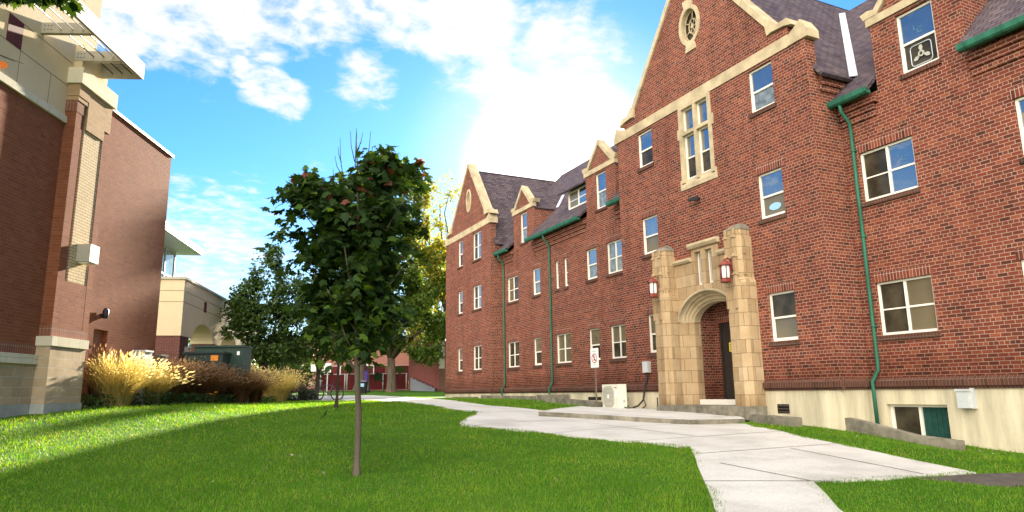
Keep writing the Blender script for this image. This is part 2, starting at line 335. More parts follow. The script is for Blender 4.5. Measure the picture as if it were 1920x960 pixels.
    def torus(s, c, ax1, ax2, R, r, n=28, m=6):
        c = V(c); ax1 = V(ax1).normalized(); ax2 = V(ax2).normalized(); ax3 = ax1.cross(ax2); i0 = len(s.v)
        for i in range(n):
            t = 2 * math.pi * i / n; d = ax1 * math.cos(t) + ax2 * math.sin(t)
            for j in range(m):
                q = 2 * math.pi * j / m; s.v.append(c + d * (R + r * math.cos(q)) + ax3 * r * math.sin(q))
        for i in range(n):
            for j in range(m):
                s.f.append([i0 + i * m + j, i0 + ((i + 1) % n) * m + j, i0 + ((i + 1) % n) * m + (j + 1) % m, i0 + i * m + (j + 1) % m]); s.sm.append(True)
        return s
    def build(s, name, mat, parent=None, org=(0, 0, 0), bevel=0.):
        me = bpy.data.meshes.new(name)
        if parent is not None: org = root_of(parent)['_o']
        o3 = V(org)
        me.from_pydata([v - o3 for v in s.v], [], s.f)
        me.polygons.foreach_set('use_smooth', s.sm)
        uvl = me.uv_layers.new(name='UVMap'); Z = V((0, 0, 1)); data = np.empty(len(me.loops) * 2, dtype=np.float32)
        for p in me.polygons:
            n = p.normal; t = Z.cross(n)
            t = t.normalized() if t.length > .05 else V((1, 0, 0))
            if t.x + t.y < 0: t = -t
            bt = n.cross(t)
            if bt.z < 0: bt = -bt
            for li in p.loop_indices:
                w = me.vertices[me.loops[li].vertex_index].co + o3
                data[2 * li] = w.dot(t); data[2 * li + 1] = w.dot(bt)
        uvl.data.foreach_set('uv', data)
        me.materials.append(M[mat] if isinstance(mat, str) else mat)
        o = bpy.data.objects.new(name, me); C.objects.link(o)
        if parent is not None: o.parent = parent
        else: o.location = o3
        if bevel:
            w = o.modifiers.new('Bevel', 'BEVEL'); w.width = bevel; w.segments = 2; w.limit_method = 'ANGLE'
        return o
def root_of(o):
    while o.parent: o = o.parent
    return o
def tag(o, label=None, cat=None, group=None, kind=None):
    if label: o['label'] = label
    if cat: o['category'] = cat
    if group: o['group'] = group
    if kind: o['kind'] = kind
    return o
def thing(name, label, cat, loc, group=None):
    o = bpy.data.objects.new(name, None); C.objects.link(o); o.location = loc; o['_o'] = tuple(loc)
    o.empty_display_size = .2
    return tag(o, label, cat, group)
def fast(name, verts, faces, mat, parent=None, org=(0, 0, 0), smooth=False):
    # verts (n,3) array, faces (m,k) array
    if parent is not None: org = root_of(parent)['_o']
    verts = np.asarray(verts, dtype=np.float32) - np.asarray(org, dtype=np.float32); m, k = faces.shape
    me = bpy.data.meshes.new(name); me.vertices.add(len(verts)); me.vertices.foreach_set('co', verts.ravel())
    me.loops.add(m * k); me.loops.foreach_set('vertex_index', faces.ravel().astype(np.int32))
    me.polygons.add(m); me.polygons.foreach_set('loop_start', np.arange(0, m * k, k, dtype=np.int32))
    if smooth: me.polygons.foreach_set('use_smooth', np.ones(m, dtype=bool))
    me.update(calc_edges=True); me.materials.append(M[mat])
    o = bpy.data.objects.new(name, me); C.objects.link(o)
    if parent is not None: o.parent = parent
    else: o.location = org
    return o
def text_mb(txt, org, U, Wv, size, thick=.002):
    cu = bpy.data.curves.new('lettering', 'FONT'); cu.body = txt; cu.size = size; cu.align_x = 'CENTER'; cu.align_y = 'CENTER'; cu.extrude = thick
    ob = bpy.data.objects.new('lettering', cu); C.objects.link(ob)
    me = ob.to_mesh(); mb = MB(); U = V(U).normalized(); Wv = V(Wv).normalized(); Nn = U.cross(Wv); org = V(org)
    i0 = 0; mb.v = [org + U * v.co.x + Wv * v.co.y + Nn * v.co.z for v in me.vertices]
    for p in me.polygons: mb.f.append(list(p.vertices)); mb.sm.append(False)
    ob.to_mesh_clear(); bpy.data.objects.remove(ob); bpy.data.curves.remove(cu)
    return mb
def rect(a0, a1, z0, z1): return [(a0, z0), (a1, z0), (a1, z1), (a0, z1)]
DT = 3.60
CLOUDS = [((-.090,.890,.447),1.2,4.6,.22),((-.002,.888,.459),1.2,4.6,.22),((.085,.870,.485),1.2,4.6,.20),((.178,.851,.494),1.2,4.6,.22),((.272,.820,.504),1.2,4.6,.22),((.338,.790,.512),1,4.4,.20),
 ((.073,.909,.410),.6,2.6,.24),((.109,.913,.392),.6,2.4,.24),((.210,.884,.418),.5,3.2,.17),((.336,.824,.456),.5,4,.13),((.387,.829,.404),.5,4,.12),((.425,.786,.449),1,5,.15),((.465,.749,.472),1,5,.14),((.519,.742,.424),1,5,.13),((.492,.786,.373),1,5,.10),((.032,.981,.190),2,8,.15),((-.72,.62,.31),4,26,.10)]  # last lobe: unseen veil added to lighten the window reflections
TALL = [(12.1, 57.4, 17.2, 2.6, 2.6), (14.95, 56.1, 19.1, 2.5, 2.65), (16.0, 55.5, 15.8, 2.05, 2.8), (11.9, 57.6, 13.5, 2.5, 2.5), (14.66, 56.2, 13.5, 2.7, 2.8), (17.0, 55.1, 17.6, 1.0, 2.8)]
FILL_BANK, FILL_COL = ((-.70, -.62, .36), 22, 60), (13.5, 12.5, 11., 1)
SKY_SAT, SKY_TINT, CLOUD_COL, SKY_STR, SUN_E, EXPO = 1.2, (.22, .35, .45, 1), (1.85, 1.83, 1.81, 1), .12, 5.0, 2.38
# ================================================================== the red brick hall
HX, BX, FX = 15.0, 13.957, 14.37       # wing, entrance bay and far bay wall faces (world X)
hall = thing('brick_hall', 'long red brick hall with steep stone-trimmed gables, green gutters and a carved stone entrance', 'building', (14.5, 15.65, .7))
F1, F2, F3, FD = (2.79, 4.05), (6.07, 7.33), (9.12, 10.37), (8.84, 10.35)
def hall_window(X, a0, a1, zz, kind='sash', panes=('g_clear', 'g_dim'), sill=True, lintel=True, mark=None, mono=None, depth=.13):
    z0, z1 = zz; b = -X; mb = MB(); w = .05
    bi, bo = b - depth + .005, b - .065
    mb.box(HALL, a0, a0 + w, bi, bo, z0, z1); mb.box(HALL, a1 - w, a1, bi, bo, z0, z1)
    mb.box(HALL, a0 + w, a1 - w, bi, bo, z1 - w, z1); mb.box(HALL, a0 + w, a1 - w, bi, bo + .02, z0, z0 + .06)
    zm = (z0 + z1) / 2 - .02; ac = (a0 + a1) / 2
    if kind == 'sash': mb.box(HALL, a0 + w, a1 - w, bi, bo - .01, zm - .025, zm + .025)
    else:
        mb.box(HALL, ac - .03, ac + .03, bi, bo - .005, z0 + .06, z1 - w)
        mb.box(HALL, a0 + w, ac - .03, bi, bo - .012, zm - .022, zm + .022)
        mb.box(HALL, ac + .03, a1 - w, bi, bo - .04, zm - .016, zm + .016)
    win = mb.build('window', 'white', hall)
    if kind == 'sash':
        m = MB(); m.box(HALL, a0 + w, a1 - w, bi - .01, bo - .035, zm + .025, z1 - w); m.build('pane', panes[0], win)
        m = MB(); m.box(HALL, a0 + w, a1 - w, bi - .01, bo - .05, z0 + .06, zm - .025); m.build('pane', panes[1], win)
        m = MB()
        m.box(HALL, a0 + w, a0 + w + .02, bo - .05, bo - .02, z0 + .06, zm - .025); m.box(HALL, a1 - w - .02, a1 - w, bo - .05, bo - .02, z0 + .06, zm - .025)
        m.box(HALL, a0 + w + .02, a1 - w - .02, bo - .05, bo - .02, z0 + .06, z0 + .085); m.build('sash', 'white', win)
    else:
        for q, (c0, c1, e) in enumerate(((ac + .03, a1 - w, .05), (a0 + w, ac - .03, .035))):
            for r, (d0, d1) in enumerate(((zm + .016, z1 - w), (z0 + .06, zm - .016))):
                m = MB(); m.box(HALL, c0, c1, bi - .01, bo - e, d0, d1); m.build('pane', panes[(q * 2 + r) % len(panes)], win)
    if sill:
        m = MB(); m.extr(HALL, [(b + .055, z0 - .125), (b + .055, z0 - .015), (b - depth, z0 - .004), (b - depth, z0 - .125)], a0 - .05, a1 + .05); m.build('sill', 'rowlock', win)
    if lintel:
        m = MB(); m.box(HALL, a0 - .05, a1 + .05, b - .03, b + .004, z1 + .0, z1 + .235); m.build('lintel', 'soldier', win)
    if mark:   # the letters stuck inside the upper glass
        ca, cz, sz, mt = mark
        for ch, da, dz in (('L', .06, .05), ('C', -.05, -.05)):
            text_mb(ch, (X + .13 - .035, ca + da, cz + dz), (0, -1, 0), (0, 0, 1), sz).build('lettering', mt, win)
    return win

rake = 1.308
WIN = []   # (plane, a0, a1, z-range, kind, panes, extras)
G, D, B_, K = 'g_clear', 'g_dim', 'g_blind', 'g_curt'
WL = [(21.28, 22.40, F1, 'double', (B_, D, B_, D)), (23.16, 23.96, F1, 'sash', (B_, D)), (25.39, 26.67, F1, 'double', (B_, B_, B_, B_)),
      (28.07, 28.84, F1, 'sash', (B_, D)), (30.38, 31.67, F1, 'double', (D, D, D, D)),
      (21.33, 22.43, F2, 'double', (K, K, G, K)), (23.17, 23.97, F2, 'sash', (G, K)), (25.49, 25.82, F2, 'sash', (G, D)), (26.28, 26.59, F2, 'sash', (G, D)),
      (28.05, 28.82, F2, 'sash', (G, K)), (30.37, 31.64, F2, 'double', (B_, B_, D, D)),
      (22.28, 23.05, FD, 'sash', (G, K)), (29.31, 30.03, FD, 'sash', (G, K))]
WR = [(9.59, 10.97, F1, 'double', (D, D, B_, B_)), (9.61, 11.01, F2, 'double', (D, D, G, G)), (8.75, 9.64, FD, 'sash', (G, D)),
      (6.39, 7.77, F1, 'double', (D, D, B_, B_)), (6.54, 7.42, F2, 'sash', (G, D)), (2.6, 3.98, F1, 'double', (D, B_, D, B_)), (2.6, 3.98, F2, 'double', (G, G, G, G))]
BW = [(12.48, 13.35, F1, 'sash', (D, B_)), (12.52, 13.38, F2, 'sash', (G, B_)), (12.53, 13.40, F3, 'sash', (G, K)),
      (17.86, 18.67, F3, 'sash', (G, D)), (17.81, 18.67, F2, 'sash', (G, B_)), (17.75, 18.61, F1, 'sash', (B_, D))]
FW = [(33.58, 34.73, (2.77, 4.05), 'double', (D, D, D, D)), (33.58, 34.73, (6.02, 7.30), 'double', (D, D, G, G)), (33.58, 34.73, (8.75, 10.27), 'double', (D, D, G, G)),
      (36.30, 37.02, (2.77, 4.05), 'sash', (B_, D)), (36.27, 36.99, (6.02, 7.30), 'sash', (G, D)), (36.26, 36.96, (8.75, 10.27), 'sash', (G, D))]

def dormer(c): return [(c + 1.085, 8.75), (c + 1.085, 10.45), (c + .92, 10.50), (c, 11.5), (c - .92, 10.50), (c - 1.085, 10.45), (c - 1.085, 8.75)]
# --- walls
w = MB()
left = [(19.9, 1.54), (32.6, 1.54), (32.6, 8.75)] + dormer(29.72) + dormer(22.70) + [(19.9, 8.75)]
w.panel(HALL, left, [rect(a0, a1, *z) for a0, a1, z, *_ in WL], -HX, .16, .32)
right = [(-2.0, 1.54), (11.39, 1.54), (11.39, 8.75)] + dormer(9.22) + [(-2.0, 8.75)]
w.panel(HALL, right, [rect(a0, a1, *z) for a0, a1, z, *_ in WR], -HX, .16, .32)
bay = [(11.4, 1.54), (14.4, 1.54), (14.4, 5.35), (15.1, 5.35), (15.1, 5.76), (16.2, 5.76), (16.2, 5.35), (17.0, 5.35), (17.0, 1.54), (19.9, 1.54), (19.9, 10.45), (19.4, 10.45), (19.4, 11.03), (18.73, 11.05), (18.73, 11.32), (15.65, 15.35), (12.57, 11.32), (12.57, 11.05), (11.9, 11.03), (11.9, 10.45), (11.4, 10.45)]
OC = (15.62, 13.0)
def oval(c, ra, rz, n=28): return [(c[0] + ra * math.cos(2 * math.pi * i / n), c[1] + rz * math.sin(2 * math.pi * i / n)) for i in range(n)]
w.panel(HALL, bay, [rect(a0, a1, *z) for a0, a1, z, *_ in BW] + [oval(OC, .40, .58), rect(15.0, 16.38, 7.80, 10.44)], -BX, .16, .35)
far = [(32.35, 1.54), (39.0, 1.54), (39.0, 10.40), (38.55, 10.40), (38.55, 11.0), (38.0, 11.2), (35.62, 14.3), (35.05, 14.3), (32.98, 11.2), (32.80, 11.0), (32.80, 10.40), (32.35, 10.40)]
OC2 = (35.30, 12.35)
w.panel(HALL, far, [rect(a0, a1, *z) for a0, a1, z, *_ in FW] + [oval(OC2, .27, .58)], -FX, .16, .35)
w.build('front_wall', 'brick', hall)
w = MB()   # returns of the projecting bays, the dormer cheeks and the rear
for yy, s in ((11.4, 1), (19.9, -1)):
    fr = SIDE if s > 0 else Fr((1, 0, 0), (0, 1, 0)); bb = -yy if s > 0 else yy
    w.panel(fr, [(BX + .35, 1.54), (HX + .3, 1.54), (HX + .3, 8.7), (15.6, 9.55), (BX + .35, 9.55)], [], bb, .1, .25)
    for k, (d, zz) in enumerate(((.05, 9.05), (.10, 9.21), (.15, 9.37))): w.box(fr, BX + .36 + .01 * k, 15.55, bb - .05, bb + d, zz, zz + .155)
for yy, s in ((32.35, 1), (39.0, -1)):
    fr = SIDE if s > 0 else Fr((1, 0, 0), (0, 1, 0)); bb = -yy if s > 0 else yy
    w.panel(fr, [(FX + .35, 1.54), ((HX + .3) if s > 0 else 26.4, 1.54), ((HX + .3) if s > 0 else 26.4, 9.3), (FX + .35, 9.3)], [], bb, .1, .25)
    for k, (d, zz) in enumerate(((.05, 8.85), (.10, 9.01), (.15, 9.17))): w.box(fr, FX + .36 + .01 * k, 15.4, bb - .05, bb + d, zz, zz + .155)
for c in (9.22, 22.70, 29.72):
    for s in (-1, 1):
        fr = SIDE if s < 0 else Fr((1, 0, 0), (0, 1, 0)); bb = (-(c - 1.085)) if s < 0 else (c + 1.085)
        w.panel(fr, [(HX + .32, 8.6), (16.4, 10.0), (16.4, 10.40), (HX + .32, 10.40)], [], bb, .1, .2)
        w.box(fr, HX + .005, HX + .32, bb - .2, bb - .001, 8.76, 10.44)
w.box(HALL, -2.0, 39.0, -26.6, -26.4, 1.54, 9.0); w.box(SIDE, HX + .33, 26.4, 1.75, 2.0, 1.54, 9.0)
w.build('side_wall', 'brick', hall)
for a0, a1 in ((23.80, 28.62), (19.92, 21.60), (30.82, 32.33), (10.32, 11.38), (-2.0, 8.12)):   # corbelled brick under the gutters
    w = MB()
    for d, zz in ((.045, 8.12), (.09, 8.28), (.15, 8.44)): w.box(HALL, a0 + .08 * (zz < 8.4), a1 - .02, -HX - .01, -HX + d, zz, zz + .16)
    w.build('corbel', 'brick', hall)
w = MB()
prof = lambda b: [(b - .06, 1.80), (b + .012, 1.80), (b + .085, 1.735), (b + .085, 1.60), (b + .035, 1.595), (b + .035, 1.54), (b - .06, 1.54)]
w.extr(HALL, prof(-HX), 20.0, 32.2); w.extr(HALL, prof(-HX), -2.0, 11.3)
w.extr(HALL, prof(-BX), 11.31, 13.70); w.extr(HALL, prof(-BX), 17.70, 19.99); w.extr(HALL, prof(-FX), 32.26, 39.09)
w.extr(SIDE, prof(-11.4), BX + .07, HX - .02); w.extr(SIDE, prof(-32.35), FX + .07, HX - .02)
w.build('water_table', 'rowlock', hall)
f = MB()
f.panel(HALL, [(-2, -.3), (11.39, -.3), (11.39, 1.57), (-2, 1.57)], [rect(9.62, 11.04, .40, 1.20)], -HX - .002, .22, .3)
f.box(HALL, 19.9, 32.4, -HX - .3, -HX + .004, .5, 1.57); f.box(HALL, 11.402, 13.75, -BX - .3, -BX + .004, -.1, 1.57); f.box(HALL, 17.66, 19.898, -BX - .3, -BX + .004, .3, 1.57)
f.box(HALL, 32.352, 38.998, -FX - .3, -FX + .004, .6, 1.57); f.box(SIDE, BX + .29, HX + .2, -11.7, -11.396, -.1, 1.57); f.box(SIDE, FX + .29, HX + .2, -32.6, -32.346, .6, 1.57)
f.box(SIDE, FX + .29, 26.4, -39.004, -38.7, .6, 1.57); f.box(SIDE, HX + .3, 26.4, 1.7, 2.004, -.6, 1.57)
f.build('foundation', 'found', hall)

# --- roofs
r = MB()
def slab(mb, q, t=.09):
    n = (V(q[1]) - V(q[0])).cross(V(q[2]) - V(q[1])).normalized()
    if n.z < 0: n = -n
    mb.hull([V(p) - n * t for p in q], q)
slab(r, [(15.34, -2.2, 9.48), (15.34, 35.3, 9.48), (20.5, 35.3, 14.64), (20.5, -2.2, 14.64)])
for y0, y1 in ((-2.2, 8.12), (10.32, 11.5), (19.8, 21.60), (23.80, 28.62), (30.82, 32.5)): slab(r, [(14.62, y0, 8.762), (14.62, y1, 8.762), (15.36, y1, 9.502), (15.36, y0, 9.502)])
slab(r, [(26.5, -2.2, 8.64), (26.5, 35.3, 8.64), (20.5, 35.3, 14.66), (20.5, -2.2, 14.66)])
r.build('roof', 'shingle', hall)
r = MB()
slab(r, [(BX + .20, 11.12, 9.42), (21.6, 11.12, 9.42), (21.6, 15.65, 15.42), (BX + .20, 15.65, 15.42)]); slab(r, [(BX + .20, 20.18, 9.42), (21.6, 20.18, 9.42), (21.6, 15.65, 15.43), (BX + .20, 15.65, 15.43)])
r.build('gable_roof', 'shingle', hall)
r = MB()
slab(r, [(FX + .20, 32.08, 9.22), (26.3, 32.08, 9.22), (26.3, 35.33, 14.22), (FX + .20, 35.33, 14.22)]); slab(r, [(FX + .20, 39.25, 8.4), (26.3, 39.25, 8.4), (26.3, 35.33, 14.23), (FX + .20, 35.33, 14.23)])
r.build('gable_roof', 'shingle', hall)
for c in (9.22, 22.70, 29.72):
    r = MB()
    for s in (-1, 1): slab(r, [(HX + .06, c + s * 1.16, 10.36), (16.9, c + s * 1.16, 10.36), (17.9, c, 11.50 + .004 * s), (HX + .06, c, 11.50 + .004 * s)], .06)
    r.build('dormer_roof', 'shingle', hall)
# shed dormer low on the roof between the two brick dormers
r = MB(); slab(r, [(15.18, 23.9, 10.46), (15.18, 26.55, 10.46), (17.6, 26.55, 11.66), (17.6, 23.9, 11.66)], .08); r.build('shed_roof', 'shingle', hall)
r = MB(); r.prism(SIDE, [(15.58, 9.2), (15.58, 10.50), (17.0, 11.15)], -26.25, -26.15); r.prism(SIDE, [(15.58, 9.2), (15.58, 10.50), (17.0, 11.15)], -24.15, -24.05)
r.box(HALL, 24.15, 26.15, -15.66, -15.60, 9.3, 10.55); r.build('shed_wall', 'stucco', hall)
hall_window(15.42, 24.35, 26.05, (9.62, 10.42), 'double', (B_, B_, G, G), sill=False, lintel=False, depth=.13)
def strip(p, q, wd, up):
    mb = MB(); p, q = V(p), V(q); d = (q - p).normalized(); up = V(up).normalized(); s = d.cross(up).normalized() * wd / 2
    mb.hull([p - s, p + s, q + s, q - s], [p - s + up * .02, p + s + up * .02, q + s + up * .02, q - s + up * .02]); mb.build('flashing', 'flash', hall)
for ya, yb in ((11.12, 14.95), (20.18, 16.3)): strip((15.30, ya, 9.52), (20.35, yb, 14.60), .20, (-1, (-1 if ya < 15 else 1) * 1.0, 1.6))
for c in (9.22, 22.70, 29.72):
    for s in (-1, 1): strip((16.32, c + s * 1.16, 10.48), (17.30, c + s * .1, 11.50), .14, (-1, s * .8, 1.6))
# --- stone trim
s = MB()
s.box(HALL, 11.9, 19.4, -BX - .2, -BX + .03, 10.452, 10.79); s.build('stone_band', 'stone', hall, bevel=.012)
s = MB(); s.box(HALL, 32.80, 38.55, -FX - .2, -FX + .03, 10.402, 10.745); s.build('stone_band', 'stone', hall, bevel=.012)
def kneelers(X, lo, hi, z):
    d = .40
    for a, sg in ((lo, 1), (hi, -1)):
        m = MB(); q = lambda k: a + sg * k
        m.prism(HALL, [(q(.50), z), (q(.50), z + .27), (q(.26), z + .40), (q(.06), z + .55), (q(-.13), z + .22), (q(-.13), z)], -X - d, -X + .05)
        m.build('kneeler', 'stone', hall, bevel=.012)
kneelers(BX, 11.4, 19.9, 10.452); kneelers(FX, 32.35, 39.0, 10.402)
def coping(X, foot_lo, foot_hi, apex, za, zf, steps):
    t = .17
    for f0, sg in ((foot_lo, 1), (foot_hi, -1)):
        m = MB(); run = abs(apex - f0); L_ = math.hypot(run, za - zf); ua, uz = sg * run / L_, (za - zf) / L_; na, nz = -sg * abs(uz), abs(ua)
        for i in range(steps):
            k0, k1 = i * L_ / steps + .006, (i + 1) * L_ / steps - .006
            if i == steps - 1: k1 = L_ + .10
            P0, P1 = (f0 + ua * k0, zf + uz * k0), (f0 + ua * k1, zf + uz * k1)
            m.prism(HALL, [P0, P1, (P1[0] + na * t, P1[1] + nz * t), (P0[0] + na * t, P0[1] + nz * t)], -X - .42, -X + .06)
        q = lambda k: f0 + sg * k
        m.prism(HALL, [(q(.02), zf + .03), (q(-.02), zf - .26), (q(-.18), zf - .22), (q(-.62), zf - .26), (q(-.88), zf - .34), (q(-.72), zf - .08), (q(-.40), zf - .10), (q(-.16), zf + .16)], -X - .42, -X + .07)
        m.build('coping', 'stone', hall, bevel=.012)
coping(BX, 12.57, 18.73, 15.65, 15.35, 11.32, 7); coping(FX, 33.02, 37.96, 35.33, 14.40, 11.22, 5)
for c in (9.22, 22.70, 29.72):
    m = MB()
    m.box(HALL, c - 1.16, c + 1.16, -HX - .15, -HX + .05, 10.43, 10.63)
    for sg in (-1, 1):
        p0, p1 = (c + sg * .86, 10.63), (c, 11.55); L_ = math.hypot(.86, .92); na, nz = sg * .92 / L_ * .15, .86 / L_ * .15
        m.prism(HALL, [p0, p1, (p1[0], p1[1] + .22), (p0[0] + na, p0[1] + nz)], -HX - .30, -HX + .055)
        m.prism(HALL, [(c + sg * .80, 10.635), (c + sg * 1.20, 10.635), (c + sg * 1.28, 10.80), (c + sg * 1.08, 10.84), (c + sg * .92, 10.80)], -HX - .32, -HX + .06)
    m.build('dormer_trim', 'stone', hall, bevel=.012)
# --- gutters and downpipes
for a0, a1 in ((23.82, 28.70), (20.55, 21.66), (30.9, 32.55), (10.28, 11.46), (-2.0, 8.10)):
    m = MB(); m.extr(HALL, [(-14.69, 8.60), (-14.57, 8.60), (-14.53, 8.64), (-14.515, 8.755), (-14.54, 8.755), (-14.555, 8.68), (-14.69, 8.68)], a0, a1); m.build('gutter', 'green', hall)
for a, zb, k in ((11.11, .55, 1), (27.0, 1.18, 1), (31.95, 1.2, 1)):
    m = MB(); m.tube([(14.62, a, 8.63), (14.66, a, 8.42), (14.92, a, 8.18), (14.94, a, 7.9), (14.94, a, 2.15), (14.93, a, 1.98), (14.82, a + .10, 1.72), (14.83, a + .10, 1.5), (14.84, a + .10, zb)], .043, 10)
    for zz in (7.4, 5.2, 3.0): m.tube([(14.94, a, zz), (14.94, a, zz + .05)], .052, 10); m.box(HALL, a - .08, a + .08, -15.0, -14.95, zz + .01, zz + .04)
    m.build('downpipe', 'green', hall)
# --- windows
for i, q in enumerate(WL):
    mk = {1: (23.56, 3.68, .20, 'ink'), 2: (25.72, 3.74, .20, 'ink'), 3: (28.42, 3.66, .20, 'ink')}.get(i)
    hall_window(HX, *q, mark=mk, lintel=q[2] is not FD)
for i, q in enumerate(WR):
    mk = {1: (9.98, 6.93, .17, 'markblue'), 2: (9.20, 9.84, .20, 'markblue')}.get(i)
    hall_window(HX, *q, mark=mk, lintel=q[2] is not FD)
for i, q in enumerate(BW):
    wn = hall_window(BX, *q, lintel=q[2] is not F3)
    if i == 1:
        st = MB(); st.prism(HALL, oval((12.93, 6.36), .20, .10, 20), -BX - .112, -BX - .100); st.build('sticker', 'pale', wn)
for q in FW: hall_window(FX, *q, lintel=q[2][0] < 8)
m = MB(); b = -HX   # basement window in the right wing
for a0, a1 in ((9.62, 9.68), (10.98, 11.04), (10.30, 10.36)): m.box(HALL, a0, a1, b - .20, b - .13, .40, 1.20)
m.box(HALL, 9.68, 10.30, b - .20, b - .13, 1.14, 1.20); m.box(HALL, 10.36, 10.98, b - .20, b - .13, 1.14, 1.20)
bw = m.build('basement_window', 'white', hall)
m = MB(); m.box(HALL, 10.36, 10.98, b - .21, b - .18, .40, 1.14); m.build('pane', 'g_dim', bw)
cu = MB()
for k in range(10): cu.box(HALL, 9.69 + k * .061, 9.745 + k * .061, b - .205, b - .188 + .008 * (k % 2), .40, 1.14)
cu.build('curtain', plain('teal_curtain', (.014, .060, .048), .8, .2, var=.4, scale=8.), bw)
# oculus windows
def oculus(X, c, ri, ro, key, name='oculus_window'):
    m = MB(); n = 28; oi, oo = oval(c, *ri, n), oval(c, *ro, n)
    for k in range(n):
        j = (k + 1) % n; q = [oi[k], oo[k], oo[j], oi[j]]
        m.prism(HALL, q, -X - .10, -X + .045)
    for sg in (1, -1):
        if key: m.prism(HALL, [(c[0] - .17, c[1] + sg * (ro[1] - .14)), (c[0] + .17, c[1] + sg * (ro[1] - .14)), (c[0] + .24, c[1] + sg * (ro[1] + .20)), (c[0] - .24, c[1] + sg * (ro[1] + .20))], -X - .09, -X + .052)
    o = m.build(name, 'stone', hall)
    m = MB(); P = lambda a, z: HALL.p(a, -X - .12, z)
    for rr in (.96, .45):
        pts = [P(*q) for q in oval(c, ri[0] * rr, ri[1] * rr, n)]; m.tube(pts + [pts[0], pts[1]], .026 if rr > .5 else .022, 6, cap=False)
    for k in range(6):
        t = math.pi / 6 + k * math.pi / 3; e = .11 * (1 if k % 2 else -1)
        m.tube([P(c[0] + ri[0] * .45 * math.cos(t), c[1] + ri[1] * .45 * math.sin(t)), P(c[0] + ri[0] * .95 * math.cos(t + e), c[1] + ri[1] * .95 * math.sin(t + e))], .021, 6)
        t2 = t + math.pi / 6
        m.tube([P(c[0] + ri[0] * .16 * math.cos(t2), c[1] + ri[1] * .16 * math.sin(t2)), P(c[0] + ri[0] * .45 * math.cos(t2), c[1] + ri[1] * .45 * math.sin(t2))], .015, 5)
    m.prism(HALL, oval(c, ri[0] * .17, ri[1] * .15, 12), -X - .14, -X - .09)
    m.build('tracery', 'stone', o)
    m = MB(); m.prism(HALL, oval(c, ri[0] * 1.05, ri[1] * 1.05, n), -X - .20, -X - .17); m.build('pane', 'g_dim', o)
oculus(BX, OC, (.37, .55), (.49, .69), True); oculus(FX, OC2, (.25, .55), (.36, .68), False)
# tall mullioned window in its stone surround
m = MB(); b = -BX
for a0, a1 in ((14.95, 15.09), (16.29, 16.43)): m.box(HALL, a0, a1, b - .25, b + .035, 7.95, 10.448)
for a0, a1, z0, z1 in ((14.87, 14.95, 9.40, 9.75), (16.43, 16.51, 9.40, 9.75), (14.87, 14.95, 7.72, 8.05), (16.43, 16.50, 7.72, 8.05)): m.box(HALL, a0, a1, b - .05, b + .032, z0, z1)
m.box(HALL, 15.635, 15.745, b - .25, b + .03, 7.95, 10.36); m.box(HALL, 15.09, 16.29, b - .25, b + .034, 10.36, 10.448)
for a0, a1 in ((15.09, 15.635), (15.745, 16.29)): m.box(HALL, a0, a1, b - .25, b + .025, 9.49, 9.60)
m.extr(HALL, [(b - .25, 7.72), (b + .036, 7.72), (b + .036, 7.86), (b - .10, 8.06), (b - .25, 8.06)], 14.951, 16.429)
mw = m.build('stone_window', 'stone', hall)
for a0, a1 in ((15.09, 15.635), (15.745, 16.29)):
    for z0, z1, sp in ((9.60, 10.36, False), (8.06, 9.49, True)):
        m = MB(); t = .035
        m.box(HALL, a0, a0 + t, b - .16, b - .09, z0, z1); m.box(HALL, a1 - t, a1, b - .16, b - .09, z0, z1); m.box(HALL, a0 + t, a1 - t, b - .16, b - .09, z1 - t, z1); m.box(HALL, a0 + t, a1 - t, b - .16, b - .085, z0, z0 + t)
        if sp: m.box(HALL, a0 + t, a1 - t, b - .16, b - .095, 8.72, 8.76)
        m.build('frame', 'white', mw)
        m = MB(); m.box(HALL, a0 + t, a1 - t, b - .16, b - .13, 8.76 if sp else z0 + t, z1 - t); m.build('pane', G, mw)
        if sp: m = MB(); m.box(HALL, a0 + t, a1 - t, b - .16, b - .14, z0 + t, 8.72); m.build('pane', D, mw)
# --- stone entrance
PX, AC, SPR = 13.92, 15.70, 3.64
def arch(h, rise, n=20): return [(AC - h * math.cos(math.pi * k / n), SPR + rise * (math.sin(math.pi * k / n) ** 1.12)) for k in range(n + 1)]
ent = [(14.40, .8), (AC - 1.265, .8), (AC - 1.265, SPR)] + arch(1.265, .845) + [(AC + 1.265, SPR), (AC + 1.265, .8), (17.02, .8), (17.02, 5.42), (16.22, 5.42), (16.22, 5.80), (15.06, 5.80), (15.06, 5.42), (14.40, 5.42)]
m = MB(); m.panel(HALL, ent, [rect(15.33, 15.62, 4.66, 5.68), rect(15.80, 16.09, 4.66, 5.68)], -PX, .28, .34)
entry = m.build('entrance_wall', 'ashlar', hall)
m = MB()   # moulded orders of the arch, each set further back
orders = [(1.265, .845, 0), (1.235, .815, .02), (1.225, .80, .10), (1.185, .755, .11), (1.175, .74, .20), (1.135, .69, .21), (1.12, .66, .29), (1.07, .585, .30), (1.05, .55, .37), (1.02, .52, .385), (1.02, .52, .63)]
for (h0, r0, d0), (h1, r1, d1) in zip(orders, orders[1:]):
    A, B2 = arch(h0, r0), arch(h1, r1)
    for k in range(20):
        q = [HALL.p(A[k][0], -PX - d0, A[k][1]), HALL.p(A[k + 1][0], -PX - d0, A[k + 1][1]), HALL.p(B2[k + 1][0], -PX - d1, B2[k + 1][1]), HALL.p(B2[k][0], -PX - d1, B2[k][1])]
        ctr = sum(q, V((0, 0, 0))) / 4; m.face(q, (V((PX - 1, AC, SPR)) - ctr), smooth=False)
A, B2 = arch(1.30, .88), arch(1.23, .82)   # hood mould standing proud
